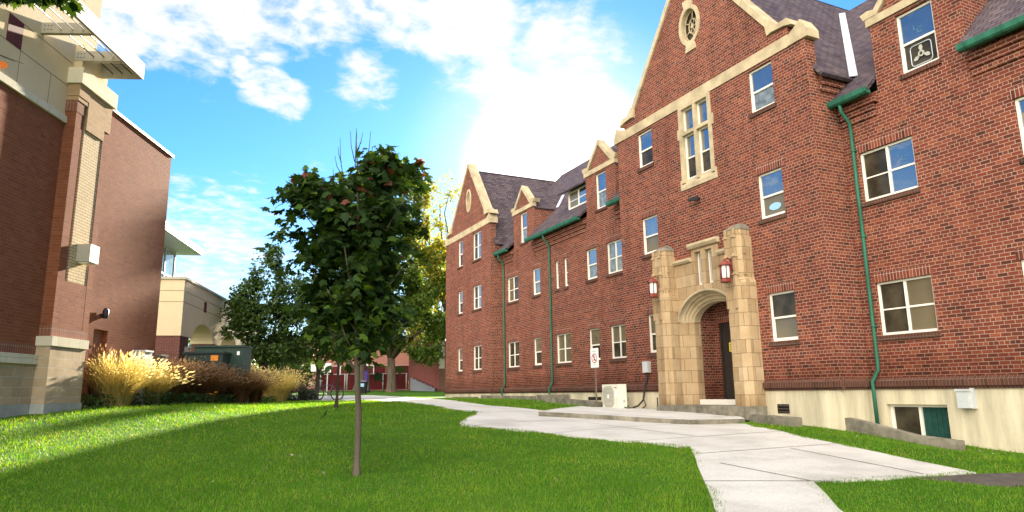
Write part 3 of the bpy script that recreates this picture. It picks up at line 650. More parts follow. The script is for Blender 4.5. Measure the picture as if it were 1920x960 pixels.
for k in range(20): m.prism(HALL, [A[k], A[k + 1], B2[k + 1], B2[k]], -PX - .02, -PX + .05)
m.build('arch_moulding', 'stone', entry)
for sg in (-1, 1):   # splayed jambs below the arch
    m = MB(); y = lambda h: AC + sg * h
    m.face([V((PX, y(1.265), .8)), V((PX, y(1.265), SPR + .01)), V((PX + .39, y(1.02), SPR + .01)), V((PX + .39, y(1.02), .8))], V((-.3, -sg * 1., 0)))
    m.face([V((PX + .39, y(1.02), .8)), V((PX + .39, y(1.02), SPR + .01)), V((PX + .63, y(1.02), SPR + .01)), V((PX + .63, y(1.02), .8))], V((0, -sg * 1., 0)))
    m.face([V((PX, y(1.265), SPR + .01)), V((PX + .39, y(1.02), SPR + .01)), V((PX + .39, y(1.10), SPR + .01)), V((PX + .05, y(1.265), SPR + .01))], V((0, 0, 1)))
    m.build('jamb', 'ashlar', entry)
m = MB()
for a0, a1, z in ((14.42, 15.06, 5.42), (16.22, 17.0, 5.42)): m.extr(HALL, [(-PX - .05, z), (-PX + .05, z), (-PX + .10, z + .06), (-PX + .10, z + .12), (-PX - .05, z + .14)], a0, a1)
m.extr(HALL, [(-PX - .05, 5.80), (-PX + .06, 5.80), (-PX + .12, 5.88), (-PX + .12, 5.95), (-PX - .05, 5.97)], 15.0, 16.28)
m.build('parapet_cap', 'stone', entry)
for a0, a1 in ((15.33, 15.62), (15.80, 16.09)):
    m = MB(); b = -PX
    m.box(HALL, a0, a0 + .06, b - .27, b - .14, 4.66, 5.68); m.box(HALL, a1 - .04, a1, b - .27, b - .14, 4.66, 5.68); m.box(HALL, a0 + .06, a1 - .04, b - .27, b - .14, 5.62, 5.68); m.box(HALL, a0 + .06, a1 - .04, b - .27, b - .13, 4.66, 4.73)
    ew = m.build('entrance_window', 'white', hall)
    m = MB(); m.box(HALL, a0 + .06, a1 - .04, b - .27, b - .22, 4.73, 5.62); m.build('pane', D, ew)
# vestibule behind the arch
m = MB()
m.box(HALL, 16.71, 17.0, -15.3, -14.56, 1.0, 4.5); m.box(HALL, 14.4, 14.69, -15.3, -14.56, 1.0, 4.5); m.box(HALL, 16.50, 16.71, -15.3, -15.05, 1.0, 4.5); m.box(HALL, 14.69, 14.90, -15.3, -15.05, 1.0, 4.5); m.box(HALL, 14.90, 16.50, -15.3, -15.05, DT + .24, 4.5)
m.box(HALL, 14.4, 17.0, -15.3, -14.56, 4.5, 4.7)
ves = m.build('vestibule_wall', 'brick', hall)
m = MB(); m.box(HALL, 14.90, 16.50, -15.3, -15.046, DT, DT + .24); m.build('door_lintel', 'soldier', ves)
m = MB(); m.box(HALL, 14.69, 16.71, -15.06, -14.56, 1.0, 1.295); m.build('vestibule_floor', 'slabside', ves)
for a0, a1, hx in ((14.90, 15.70, 15.60), (15.70, 16.50, 15.80)):
    m = MB(); m.box(HALL, a0 + .003, a1 - .003, -15.2, -15.13, 1.30, DT)
    for c0, c1 in ((a0 + .003, a0 + .06), (a1 - .06, a1 - .003)): m.box(HALL, c0, c1, -15.13, -15.10, 1.30, DT)
    for z0, z1 in ((1.45, 2.05), (2.2, DT - .15)): m.box(HALL, a0 + .16, a1 - .16, -15.13, -15.115, z0, z1)
    dr = m.build('door', 'door', hall)
    m = MB(); m.tube([(15.10, hx, 2.1), (15.06, hx, 2.15), (15.06, hx, 2.4), (15.10, hx, 2.45)], .013, 6); m.build('handle', 'chrome', dr)
m = MB(); m.box(HALL, 15.86, 16.15, -15.115, -15.105, 2.71, 2.98); m.build('notice', 'yellow', dr)
m = MB()
for k in range(4): m.box(HALL, 15.90, 16.11, -15.105, -15.10, 2.755 + k * .054, 2.777 + k * .054)
m.build('notice_print', 'ink', dr)
m = MB(); m.box(HALL, 14.71, 16.69, -14.7, -14.30, 1.0, 1.30); m.build('door_step', 'white', hall)
m = MB(); m.box(HALL, 14.2, 17.4, -14.3, -13.22, .7, 1.15); m.build('entrance_step', 'concrete', hall, bevel=.02)
def turret(a0):
    a1 = a0 + .71
    def plan(g, z, back=13.99): return [V((back, a0 + g, z)), V((13.586 + g * .5, a0 + g, z)), V((13.41 + g, a0 + .172 + g * .4, z)), V((13.41 + g, a1 - .172 - g * .4, z)), V((13.586 + g * .5, a1 - g, z)), V((back, a1 - g, z))]
    m = MB(); m.hull(plan(0, 1.145), plan(0, 4.42)); m.hull(plan(0, 4.42), plan(.06, 4.56)); m.hull(plan(.06, 4.56), plan(.06, 5.70))
    t = m.build('turret', 'ashlar', hall)
    m = MB(); m.hull(plan(-.025, .80), plan(-.025, 1.15)); m.build('plinth', 'concrete', t)
    m = MB(); m.hull(plan(.10, 5.69), plan(.10, 5.90)); m.build('crown', 'ashlar', t)
    m = MB(); m.hull(plan(.085, 5.90), plan(.085, 5.94)); m.hull(plan(.085, 5.94), [p + V((.06, 0, 0)) if i not in (0, 5) else p for i, p in enumerate(plan(.20, 6.06))]); m.hull([p + V((.06, 0, 0)) if i not in (0, 5) else p for i, p in enumerate(plan(.20, 6.06))], [p + V((.14, 0, 0)) if i not in (0, 5) else p for i, p in enumerate(plan(.30, 6.12))]); m.build('cap', 'concrete', t)
    m = MB()   # little attached buttresses with gablets
    for ca in (a0 + .20, a0 + .37 + .14):
        for z0, z1, d, wd in ((3.72, 4.62, .10, .040), (4.55, 5.12, .075, .042), (5.20, 5.66, .05, .036)):
            fr = Fr((0, 1, 0), (-1, 0, 0)); bf = -13.47
            m.box(fr, ca - wd, ca + wd, bf - .03, bf + d, z0, z1)
            m.hull([fr.p(ca - wd * 1.7, bf - .02, z1), fr.p(ca + wd * 1.7, bf - .02, z1), fr.p(ca + wd * 1.7, bf + d + .03, z1), fr.p(ca - wd * 1.7, bf + d + .03, z1)],
                   [fr.p(ca - .006, bf - .02, z1 + .17), fr.p(ca + .006, bf - .02, z1 + .17), fr.p(ca + .006, bf + d * .2, z1 + .17), fr.p(ca - .006, bf + d * .2, z1 + .17)])
        m.box(Fr((0, 1, 0), (-1, 0, 0)), ca - .034, ca + .034, -13.50, -13.46 + .03, 5.66, 5.93)
    for z0, z1 in ((3.80, 4.50), (4.62, 5.08), (5.2, 5.6)): m.box(SIDE, 13.62, 13.70, -a0 - .06, -a0 + (.01 if z0 < 4.5 else -.03), z0, z1)
    m.build('buttress', 'ashlar', t)
turret(13.72); turret(16.97)
for ca in (14.02, 17.20):
    m = MB(); c = (13.17, ca, 0)
    m.lathe(c, [(.12, 4.41), (.155, 4.43), (.155, 4.47), (.135, 4.48), (.135, 4.53), (.10, 4.54)], 6, False); m.lathe(c, [(.15, 4.87), (.19, 4.88), (.10, 4.97), (.05, 5.0), (.045, 5.04), (.0, 5.07)], 6, False)
    for k in range(6):
        t = math.pi / 3 * k; x, y = 13.17 + .132 * math.cos(t), ca + .132 * math.sin(t); m.tube([(x, y, 4.50), (x, y, 4.89)], .014, 5)
    m.tube([(13.17, ca, 5.03), (13.28, ca, 5.10), (13.44, ca, 5.02)], .014, 5); m.box(HALL, ca - .05, ca + .05, -13.45, -13.40, 4.75, 5.10); m.tube([(13.30, ca, 4.62), (13.44, ca, 4.62)], .012, 5)
    ln = m.build('lantern', 'lantern', hall)
    m = MB(); m.lathe(c, [(.105, 4.53), (.115, 4.60), (.115, 4.83), (.10, 4.88)], 6, False); m.build('lamp_glass', 'lglass', ln)
m = MB(); m.lathe((14.75, 15.55, 0), [(.12, 4.12), (.12, 4.20), (.05, 4.25), (.05, 4.5)], 12); m.build('ceiling_light', 'lglass', hall)
# --- small fittings on the walls
m = MB(); m.tube([(13.96, 15.72, 7.30), (13.80, 15.74, 7.30)], .045, 8); m.hull([V((13.86, 15.66, 7.23)), V((13.86, 15.80, 7.23)), V((13.62, 15.86, 7.20)), V((13.62, 15.70, 7.20))], [V((13.86, 15.66, 7.37)), V((13.86, 15.80, 7.37)), V((13.62, 15.86, 7.28)), V((13.62, 15.70, 7.28))]); m.build('floodlight', 'black', hall)
m = MB(); m.box(HALL, 18.56, 18.84, -13.98, -13.82, 2.16, 2.52); eb = m.build('electrical_box', 'metal', hall, bevel=.01)
m = MB(); m.tube([(13.88, 18.70, 2.16), (13.88, 18.70, 1.95), (13.86, 18.80, 1.75), (13.84, 18.85, 1.45), (13.84, 18.90, 1.28), (13.70, 19.0, 1.10), (13.55, 19.12, 1.03)], .03, 7); m.tube([(13.84, 18.88, 1.30), (13.80, 18.72, 1.10), (13.72, 18.80, 1.02)], .018, 6); m.build('cable', 'cable', eb)
m = MB(); m.tube([(13.80, 18.1, 1.02), (13.80, 18.1, 1.36)], .022, 6); m.build('vent_pipe', 'black', hall)
m = MB(); m.box(HALL, 9.04, 9.28, -15.05, -14.82, 1.14, 1.52); m.box(HALL, 9.02, 9.30, -15.05, -14.80, 1.485, 1.53); m.box(HALL, 8.98, 9.04, -15.05, -14.90, 1.13, 1.55); m.build('meter_box', 'metal', hall, bevel=.008)
for X, a0, a1, z0, z1 in ((BX, 12.96, 13.34, .97, 1.20), (HX, 23.2, 24.15, 1.23, 1.36), (BX, 17.72, 17.9, 1.03, 1.30), (HX, 21.2, 21.4, 1.2, 1.36)):
    m = MB(); m.box(HALL, a0, a1, -X - .02, -X + .012, z0, z1)
    o = m.build('vent', 'vent_dark', hall); fm = MB()
    for k in range(3): fm.box(HALL, a0 + .01, a1 - .01, -X + .012, -X + .02, z0 + (z1 - z0) * (k + .4) / 3, z0 + (z1 - z0) * (k + .55) / 3)
    fm.build('louvre', 'cabbrown', o)
m = MB(); m.tube([(14.93, 26.25, 1.05), (14.93, 26.25, 1.28)], .50, 20, smooth=False); m.v = [V((14.93 + (p.z - 1.28) * .12, 26.25 + (p.y - 26.25), 1.16 + (p.x - 14.93) * .60)) for p in m.v]; m.box(HALL, 25.78, 26.72, -15.02, -14.86, 1.02, 1.16); m.build('crawl_vent', 'concrete', hall)
# ================================================================== the modern building on the left
mod = thing('modern_building', 'brown brick building with cream stucco upper wall, metal canopy and a stone-based corner pier', 'building', tuple(MOD.p(15, -9.2, 1.3)))
WB = -9.175
m = MB(); m.panel(MOD, [(1, 2.48), (15.06, 2.48), (15.06, 7.63), (1, 7.63)], [], WB, .1, .5)
m.panel(MOD, [(15.9, .9), (20.42, .9), (20.42, 8.72), (15.9, 8.72)], [rect(17.14, 17.78, 1.25, 3.23)], WB, .16, .5)
m.box(MOD, 19.9, 20.415, -16, WB - .5, .9, 8.715); m.build('brick_wall', 'modern', mod)
m = MB(); m.box(MOD, 1, 15.05, WB - .02, WB + .006, 2.49, 2.69); m.build('soldier_course', 'modern_soldier', mod)
m = MB(); m.box(MOD, 15.95, 20.50, -9.7, WB + .05, 8.722, 8.79); m.build('metal_coping', 'canopy', mod)
m = MB(); m.box(MOD, 17.14, 17.78, WB - .2, WB - .14, 1.25, 3.23); dd = m.build('door', 'pinkdoor', mod)
m = MB(); m.tube([MOD.p(17.24, WB - .14, 2.3), MOD.p(17.24, WB - .08, 2.3), MOD.p(17.34, WB - .08, 2.3)], .015, 6); m.build('handle', 'chrome', dd)
m = MB(); m.box(MOD, 17.36, 17.44, WB, WB + .10, 3.52, 3.62); m.lathe(MOD.p(17.40, WB + .10, 0), [(.05, 3.50), (.07, 3.56), (.07, 3.70), (.03, 3.76)], 10); m.build('wall_light', 'black', mod)
m = MB(); m.box(MOD, 1, 15.0, WB - .4, WB + .03, 1.49, 2.29); m.box(MOD, 15.0, 16.33, WB - .4, -8.875, 1.49, 2.68); m.build('block_base', 'split', mod)
m = MB(); m.box(MOD, 1, 15.03, WB - .4, WB + .085, 2.29, 2.485); m.box(MOD, 14.97, 16.37, WB - .4, -8.84, 2.68, 2.88); m.build('base_cap', 'cap', mod, bevel=.012)
m = MB(); m.box(MOD, 1, 14.96, WB - .4, WB + .04, .3, 1.487); m.box(MOD, 14.97, 16.36, WB - .4, -8.855, .3, 1.487); m.build('footing', 'footing', mod)
p = MB()
p.box(MOD, 15.05, 16.42, WB - .3, -9.02, 2.88, 8.2); p.box(MOD, 15.04, 15.31, -9.03, -8.925, 2.88, 8.18); p.box(MOD, 16.19, 16.43, -9.03, -8.925, 2.88, 7.9); p.box(MOD, 15.31, 16.19, -9.03, -8.927, 3.09, 4.115)
pier = p.build('pier', 'modern', mod)
m = MB(); m.box(MOD, 15.035, 16.435, WB - .02, -8.921, 2.884, 3.088); m.build('soldier_course', 'modern_soldier', pier)
m = MB(); m.box(MOD, 15.032, 15.33, WB - .02, -8.919, 7.92, 8.182); m.build('soldier_course', 'modern_soldier', pier)
m = MB(); m.box(MOD, 15.44, 16.185, -9.03, -8.938, 4.12, 7.63); m.build('brick_panel', 'tan', pier)
m = MB(); m.box(MOD, 15.44, 16.185, -9.03, -8.90, 7.635, 8.58); m.box(MOD, 16.187, 16.44, -9.1, -8.905, 7.90, 8.578); m.box(MOD, 15.02, 15.435, WB - .1, -8.892, 8.29, 8.579); m.box(MOD, 15.03, 15.40, WB - .1, -8.905, 8.185, 8.287); m.build('buff_band', 'tan_brown', pier)
m = MB(); m.box(MOD, 14.98, 16.52, WB - .3, -8.84, 8.582, 8.96); m.build('pier_cap', 'stucco_light', pier, bevel=.01)
m = MB(); m.box(MOD, 15.66, 16.03, -8.937, -8.64, 4.60, 5.0); ws = m.build('wall_lamp', 'canopy', mod, bevel=.008)
m = MB(); m.box(MOD, 15.70, 15.99, -8.90, -8.68, 4.57, 4.60); m.build('lamp_lens', 'lglass', ws)
m = MB(); m.box(MOD, 1, 15.05, WB - .3, WB + .06, 7.632, 7.79); m.build('stone_band', 'cap', mod)
m = MB(); m.box(MOD, 1, 15.9, WB - .4, WB, 7.79, 12.8); m.box(MOD, 15.16, 16.25, WB - .2, -8.99, 8.962, 9.60); m.box(MOD, 7.0, 17.77, -16, -10.2, 8.0, 14.0); st = m.build('stucco_wall', 'stucco', mod)
m = MB()
for z in (8.52, 9.10, 9.70): m.box(MOD, 1, 15.1, WB - .01, WB + .002, z - .008, z + .008)
for a in (13.38, 11.5, 14.4): m.box(MOD, a - .006, a + .006, WB - .01, WB + .0015, 7.80, 8.51)
m.build('reveal_joint', 'cabbrown', st)
for a in (12.93, 9.93):
    m = MB(); m.box(MOD, a, a + .44, WB - .02, WB + .012, 8.53, 9.09); m.build('square_tile', 'maroon', mod)
m = MB()
m.box(MOD, 8.0, 16.06, -8.10, -8.04, 9.18, 9.58); m.box(MOD, 16.0, 16.06, -9.15, -8.10, 9.18, 9.56); cn = m.build('canopy', 'canopy', mod)
for a in (10.9, 12.4, 13.9, 15.15):
    m = MB(); m.box(MOD, a, a + .10, WB, -8.10, 9.20, 9.44); m.build('bracket', 'canopy', cn)
for a in (13.9, 15.15):
    for i in range(3):
        for j in range(2): m = MB(); m.tube([MOD.p(a - .006, -9.10 + i * .07, 9.28 + j * .09), MOD.p(a + .0, -9.10 + i * .07, 9.28 + j * .09)], .012, 8); m.build('hole_disc', 'black', cn)  # black discs stand in for the dark holes through the brackets
for b in (-8.75, -8.52, -8.30): m = MB(); m.tube([MOD.p(8.0, b, 9.30), MOD.p(15.99, b, 9.30)], .014, 6); m.build('rod', 'black', cn)
for k in range(4): m = MB(); m.box(MOD, 15.45 + k * .14, 15.55 + k * .14, -9.1, -8.11, 9.50, 9.53); m.build('louvre', 'canopy', cn)
# cabinets standing against the wall
def cabinet(name, label, a0, a1, b0, b1, z1, mat):
    a, b = (a0 + a1) / 2, (b0 + b1) / 2; base = MOD.p(a, b, 0); z0 = gz(base.x, base.y)
    t = thing(name, label, 'utility cabinet', (base.x, base.y, z0))
    m = MB(); m.box(MOD, a0, a1, b0, b1, z0 - .1, z1); m.build('body', mat, t, bevel=.012)
    m = MB(); m.box(MOD, a0 - .02, a1 + .02, b0, b1 + .03, z1 + .003, z1 + .05); m.build('lid', mat, t)
    m = MB(); m.box(MOD, a0 + .04, a1 - .04, b1, b1 + .012, z0 + .3, z1 - .12); m.build('door', mat, t)
cabinet('utility_cabinet', 'pale grey metal cabinet standing against the brown brick wall behind the golden grass', 19.0, 19.45, -9.13, -8.80, 2.78, 'cabgrey')
cabinet('utility_cabinet', 'brown metal cabinet at the far corner of the brown brick wall', 20.05, 20.5, -9.13, -8.85, 2.72, 'cabbrown')
# ------------------------------------------------------------------ cream arcade beyond
arc = thing('arcade', 'cream arcade wall with round arches on dark brick piers behind the green transformer', 'building', tuple(ARC.p(32, -9.9, 1.3)))
A0, AB = 31.48, -9.357
pts = [(A0, 4.16), (A0 + 1.45, 4.16)]
for c in (3.45, 8.55, 13.65): pts += [(A0 + c - 1.75 * math.cos(math.pi * k / 16), 4.16 + .78 * math.sin(math.pi * k / 16)) for k in range(17)]
pts += [(A0 + 17, 4.16), (A0 + 17, 6.6), (A0, 6.6)]
m = MB(); m.panel(ARC, pts, [], AB, .1, 1.05); m.build('stucco_wall', 'stucco', arc)
m = MB()
for z in (5.62, 6.10): m.box(ARC, A0 - .002, A0 + 17, AB - 1.0, AB + .003, z - .012, z + .012)
m.build('reveal_joint', 'cabbrown', arc)
for a in (0.03, 5.22, 10.32): m = MB(); m.box(ARC, A0 + a, A0 + a + (1.2 if a < 1 else 1.55), AB - 1.02, AB - .02, 1.0, 4.158); m.build('brick_pier', 'dark_brick', arc)
for a in (3.2, 7.3): m = MB(); m.box(ARC, A0 + a, A0 + a + .42, AB - .01, AB + .015, 5.54, 6.04); m.build('square_tile', 'maroon', arc)
m = MB(); m.box(ARC, A0 - .06, A0 + 17, AB - 1.1, AB + .06, 6.602, 6.70); m.build('metal_coping', 'canopy', arc)
m = MB(); m.box(ARC, A0 + .72, A0 + 1.0, AB - .02, AB + .16, 3.42, 3.72); m.build('wall_lamp', 'canopy', arc)
# glazed block behind it
gt = thing('glass_building', 'pale building with a glazed corner and flat projecting roof behind the arcade', 'building', tuple(ARC.p(41, -16, 1.4)))
ga, gb = 43.8, -13.65
m = MB(); m.box(ARC, 33.5, ga - .05, -24, gb - .06, 1.0, 7.0); m.box(ARC, 33.5, ga - .3, -24, gb - .5, 10.9, 12.0); m.build('wall', 'canopy', gt)
m = MB(); m.box(ARC, 33.5, ga - .04, -24, gb - .05, 7.0, 10.2); m.build('glazing', 'g_tower', gt)
m = MB()
for a in (34, 36, 38, 40, 42, 43.72): m.box(ARC, a, a + .10, gb - .06, gb, 6.9, 10.2)
for z in (6.95, 8.55, 10.1): m.box(ARC, 33.5, ga, gb - .055, gb - .005, z, z + .09)
m.build('mullion', 'metal', gt)
m = MB(); m.box(ARC, 32.5, ga + .9, -24.5, gb + 1.3, 10.21, 10.58); m.build('roof', 'metal', gt)
# ------------------------------------------------------------------ transformer
tb = MOD.p(26.7, -9.5, 0); zt = gz(tb.x, tb.y)
tr = thing('transformer', 'dark green electrical transformer cabinet with cooling fins and an orange sticker behind the planting', 'transformer', (tb.x, tb.y, zt))
m = MB(); m.box(MOD, 26.75, 27.7, -10.55, -8.75, zt - .1, 3.40); m.box(MOD, 26.70, 27.75, -10.6, -8.70, 3.403, 3.47); m.build('cabinet', 'cabinet', tr, bevel=.02)
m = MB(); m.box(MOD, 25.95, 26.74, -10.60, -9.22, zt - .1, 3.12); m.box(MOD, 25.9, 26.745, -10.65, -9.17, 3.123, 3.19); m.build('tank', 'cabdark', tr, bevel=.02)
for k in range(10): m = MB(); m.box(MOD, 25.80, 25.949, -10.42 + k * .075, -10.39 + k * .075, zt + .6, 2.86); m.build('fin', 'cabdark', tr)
m = MB(); m.box(MOD, 25.935, 25.949, -9.64, -9.38, 2.86, 3.06); m.build('sticker', 'orange', tr)
m = MB(); m.box(MOD, 26.735, 26.749, -8.98, -8.88, 3.10, 3.24); m.build('sticker', 'paper', tr)

# ================================================================== ground
def axis(lo, hi, step, far):
    a = list(np.arange(lo, hi + .01, step)); d = step; x = lo; y = hi; L1, H1 = [], []
    while x > -far: d *= 1.35; x -= d; L1.append(x)
    d = step
    while y < far: d *= 1.35; y += d; H1.append(y)
    return np.array(L1[::-1] + a + H1)
gx, gy = axis(-14, 26, .5, 420), axis(-6, 70, .5, 420)
GX, GY = np.meshgrid(gx, gy); gv = np.stack([GX.ravel(), GY.ravel(), ground(GX.ravel(), GY.ravel())], 1)
nx = len(gx); ii, jj = np.meshgrid(np.arange(nx - 1), np.arange(len(gy) - 1)); k0 = (jj * nx + ii).ravel()
tag(fast('lawn', gv, np.stack([k0, k0 + 1, k0 + nx + 1, k0 + nx], 1), 'lawn', smooth=True), kind='structure')
def draped(name, poly, mat, up, skirt=.12, maxlen=.6, kind='structure', zf=None, side=None):
    bm = bmesh.new(); vs = [bm.verts.new((x, y, 0)) for x, y in poly]
    for t in tessellate_polygon([[V((x, y, 0)) for x, y in poly]]):
        try: bm.faces.new([vs[i] for i in t])
        except ValueError: pass
    for _ in range(7):
        es = [e for e in bm.edges if e.calc_length() > maxlen]
        if not es: break
        bmesh.ops.subdivide_edges(bm, edges=es, cuts=1); bmesh.ops.triangulate(bm, faces=bm.faces)
    bmesh.ops.recalc_face_normals(bm, faces=bm.faces)
    for f in bm.faces:
        f.normal_update()
        if f.normal.z < 0: f.normal_flip()
    for v in bm.verts: v.co.z = zf(v.co.x, v.co.y) if zf else gz(v.co.x, v.co.y) + up
    top = list(bm.faces); ex = bmesh.ops.extrude_edge_only(bm, edges=[e for e in bm.edges if e.is_boundary])
    nf = [g for g in ex['geom'] if isinstance(g, bmesh.types.BMFace)]
    for v in [g for g in ex['geom'] if isinstance(g, bmesh.types.BMVert)]: v.co.z -= skirt
    if side:
        for f in nf: f.material_index = 1
    me = bpy.data.meshes.new(name); bm.to_mesh(me); bm.free(); me.materials.append(M[mat])
    if side: me.materials.append(M[side])
    o = bpy.data.objects.new(name, me); C.objects.link(o); return tag(o, kind=kind)
PATH = [(3.2, 1.0), (4.2, 4.2), (4.95, 5.66), (5.27, 6.06), (6.52, 7.73), (7.20, 8.6), (7.77, 9.38), (7.37, 10.23), (6.83, 11.10), (6.29, 12.17), (5.59, 13.16), (5.35, 13.6), (5.47, 13.96), (6.2, 15.2), (6.80, 16.18), (6.41, 17.59), (6.7, 20.5), (7.29, 25.16), (7.46, 32.0), (6.31, 35.0), (4.0, 37.0), (-1, 42), (3, 47.5), (12.37, 48.3), (12.85, 42), (12.3, 35), (11.3, 31), (10.44, 28.02), (9.6, 23.5), (9.10, 20.53), (9.33, 17.73), (9.2, 16.2), (10.3, 14.6), (12.4, 13.5), (12.75, 13.05), (12.0, 12.2), (11.59, 11.40), (10.92, 9.95), (10.60, 8.78), (10.14, 7.28), (9.83, 6.03), (8.06, 6.22), (7.16, 6.38), (6.64, 5.75), (6.15, 5.19), (5.4, 4.0), (4.4, 1.0)]
pth = draped('path', PATH, 'path', .03)
def joint(p, q, wd=.022):
    m = MB(); n = max(2, int(math.dist(p, q) / .4)); d = V((q[0] - p[0], q[1] - p[1], 0)).normalized(); s = V((-d.y, d.x, 0)) * wd / 2
    for i in range(n):
        a = [p[k] + (q[k] - p[k]) * i / n for k in (0, 1)]; c = [p[k] + (q[k] - p[k]) * (i + 1) / n for k in (0, 1)]
        A, B2 = V((a[0], a[1], gz(*a) + .034)), V((c[0], c[1], gz(*c) + .034)); m.face([A - s, A + s, B2 + s, B2 - s], V((0, 0, 1)))
    m.v = [v - V((0, 0, 0)) for v in m.v]
    o = m.build('path_joint', 'darkpath', None); o.parent = pth; return o
for p, q in (((7.30, 8.75), (10.60, 8.85)), ((5.85, 6.9), (7.40, 6.30)), ((7.05, 7.9), (7.15, 6.42)), ((7.3, 10.35), (11.3, 10.75)), ((6.5, 11.8), (11.0, 13.4)), ((5.55, 13.4), (9.9, 14.7)), ((6.9, 16.2), (9.2, 16.8)), ((6.5, 18.6), (9.1, 19.4)), ((6.8, 21.5), (9.3, 22.2)), ((8.9, 10.6), (8.4, 13.6)), ((9.0, 6.2), (9.3, 8.7)), ((7.1, 25), (9.9, 25.2)), ((7.3, 29), (10.7, 29.4))): joint(p, q)
draped('side_path', [(8.75, 6.10), (9.83, 5.99), (12.0, 5.45), (16, 4.6), (16, 3.9), (11.0, 4.9), (9.2, 5.35)], 'darkpath', .02)
platz = lambda x, y: gz(x, y) + .14 - .11 * float(sm(14.5, 18.5, y) * sm(11, 13, x))
PLAT = [(7.95, 15.10), (9.64, 14.42), (10.91, 13.15), (12.77, 13.29), (13.20, 13.85), (13.35, 14.05), (13.25, 14.6), (13.9, 14.6), (13.9, 20.3), (12.9, 20.5), (11.6, 18.9), (9.6, 16.8)]
draped('entrance_platform', PLAT, 'path', .0, skirt=.32, zf=platz, side='concrete')
# low concrete kerbs along the foot of the hall
def low_wall(label, pts, h, wd, mat='concrete', taper=None):
    base = (pts[0][0], pts[0][1], gz(*pts[0])); m = MB()
    for i, (p, q) in enumerate(zip(pts, pts[1:])):
        d = V((q[0] - p[0], q[1] - p[1], 0)).normalized(); s = V((-d.y, d.x, 0)) * wd / 2
        h0, h1 = (h if taper is None else taper[i]), (h if taper is None else taper[i + 1])
        A, B2 = V((p[0], p[1], 0)), V((q[0], q[1], 0)); za, zb = V((0, 0, gz(*p))), V((0, 0, gz(*q))); lo = V((0, 0, -.25))
        m.hull([A - s + za + lo, A + s + za + lo, B2 + s + zb + lo, B2 - s + zb + lo], [A - s + za + V((0, 0, h0)), A + s + za + V((0, 0, h0)), B2 + s + zb + V((0, 0, h1)), B2 - s + zb + V((0, 0, h1))])
    o = m.build('low_wall', mat, None, base, bevel=.02); tag(o, label, 'low wall'); return o
low_wall('long mossy concrete kerb below the ground floor windows left of the air conditioner', [(13.25, 20.6), (13.25, 24.4)], .20, .20)
low_wall('short dark concrete kerb below the half-round vent, beside the middle downpipe', [(13.5, 24.5), (13.5, 25.6), (14.9, 25.62)], .24, .18)
low_wall('pale concrete kerb segment left of the middle downpipe', [(13.4, 25.8), (13.4, 31.2)], .18, .20)
low_wall('low kerb in the grass below the farthest gable', [(13.9, 33.1), (13.9, 36.4)], .10, .16)
low_wall('concrete kerb under the dark vent right of the entrance turret', [(13.42, 13.65), (13.42, 12.25)], .22, .30)
low_wall('sloping mossy concrete wall of the basement window well', [(14.1, 11.52), (14.1, 11.2), (14.1, 9.75), (14.1, 8.85)], .30, .22, taper=[.30, .29, .17, .20])
# ================================================================== lawn grass
def inside(px, py, poly):
    r = np.zeros(len(px), bool); n = len(poly)
    for i in range(n):
        (x0, y0), (x1, y1) = poly[i], poly[(i + 1) % n]
        if y0 == y1: continue
        c = ((y0 > py) != (y1 > py)) & (px < (x1 - x0) * (py - y0) / (y1 - y0) + x0); r ^= c
    return r
def wob(x, y): return .5 + .25 * np.sin(x * 1.7 + 1.3 * np.sin(y * .9)) + .25 * np.sin(y * 2.1 + 1.1 * np.sin(x * 1.3))
nb = 360000
r = 4.2 * (46 / 4.2) ** rng.random(nb); az = np.radians(rng.uniform(-22, 76, nb))
bx, by = r * np.sin(az), r * np.cos(az)
au, an = bx * MOD.U.x + by * MOD.U.y, bx * MOD.N.x + by * MOD.N.y
ok = ~inside(bx, by, PATH) & ~inside(bx, by, PLAT) & ~((an < -8.83) & (au > 0)) & (an > -12) & ~((bx > 13.9) & (by > 11.4)) & (bx < 14.97) & ~((bx > 13.2) & (by > 12.2) & (by < 14))
ok &= ~inside(bx, by, [(8.75, 6.10), (9.83, 5.99), (12.0, 5.45), (16, 4.6), (16, 3.9), (11.0, 4.9), (9.2, 5.35)])
bx, by, r = bx[ok], by[ok], r[ok]
eb = []   # turf creeping over the edges of the concrete
for (x0, y0), (x1, y1) in zip(PATH, PATH[1:] + PATH[:1]):
    ln_ = math.hypot(x1 - x0, y1 - y0); mm = int(ln_ * (420 if min(y0, y1) < 18 else 90)); t_ = rng.random(mm); jj_ = .05 * np.sin(t_ * ln_ * 5.) + rng.normal(0, .035, mm)
    eb.append(np.stack([x0 + (x1 - x0) * t_ + (y1 - y0) / ln_ * jj_, y0 + (y1 - y0) * t_ - (x1 - x0) / ln_ * jj_], 1))
eb = np.concatenate(eb); ke = ~inside(eb[:, 0], eb[:, 1], PLAT) & (eb[:, 1] > 3.5) & (eb[:, 1] < 34); eb = eb[ke]
bx, by = np.concatenate([bx, eb[:, 0]]), np.concatenate([by, eb[:, 1]]); r = np.hypot(bx, by); n = len(bx)
sc = np.clip(r / 7, 1, 4.5); h = (.028 + .030 * rng.random(n)) * (.75 + .5 * wob(bx, by)) * np.clip(r / 14, 1, 1.5); wd = .0042 * sc; th = rng.uniform(0, 2 * np.pi, n)
ln = h * rng.uniform(.1, .9, n); ld = rng.uniform(0, 2 * np.pi, n); bz = ground(bx, by) - .004
v = np.empty((n, 3, 3)); v[:, 0] = np.stack([bx - np.cos(th) * wd, by - np.sin(th) * wd, bz], 1); v[:, 1] = np.stack([bx + np.cos(th) * wd, by + np.sin(th) * wd, bz], 1)
v[:, 2] = np.stack([bx + np.cos(ld) * ln, by + np.sin(ld) * ln, bz + h], 1)
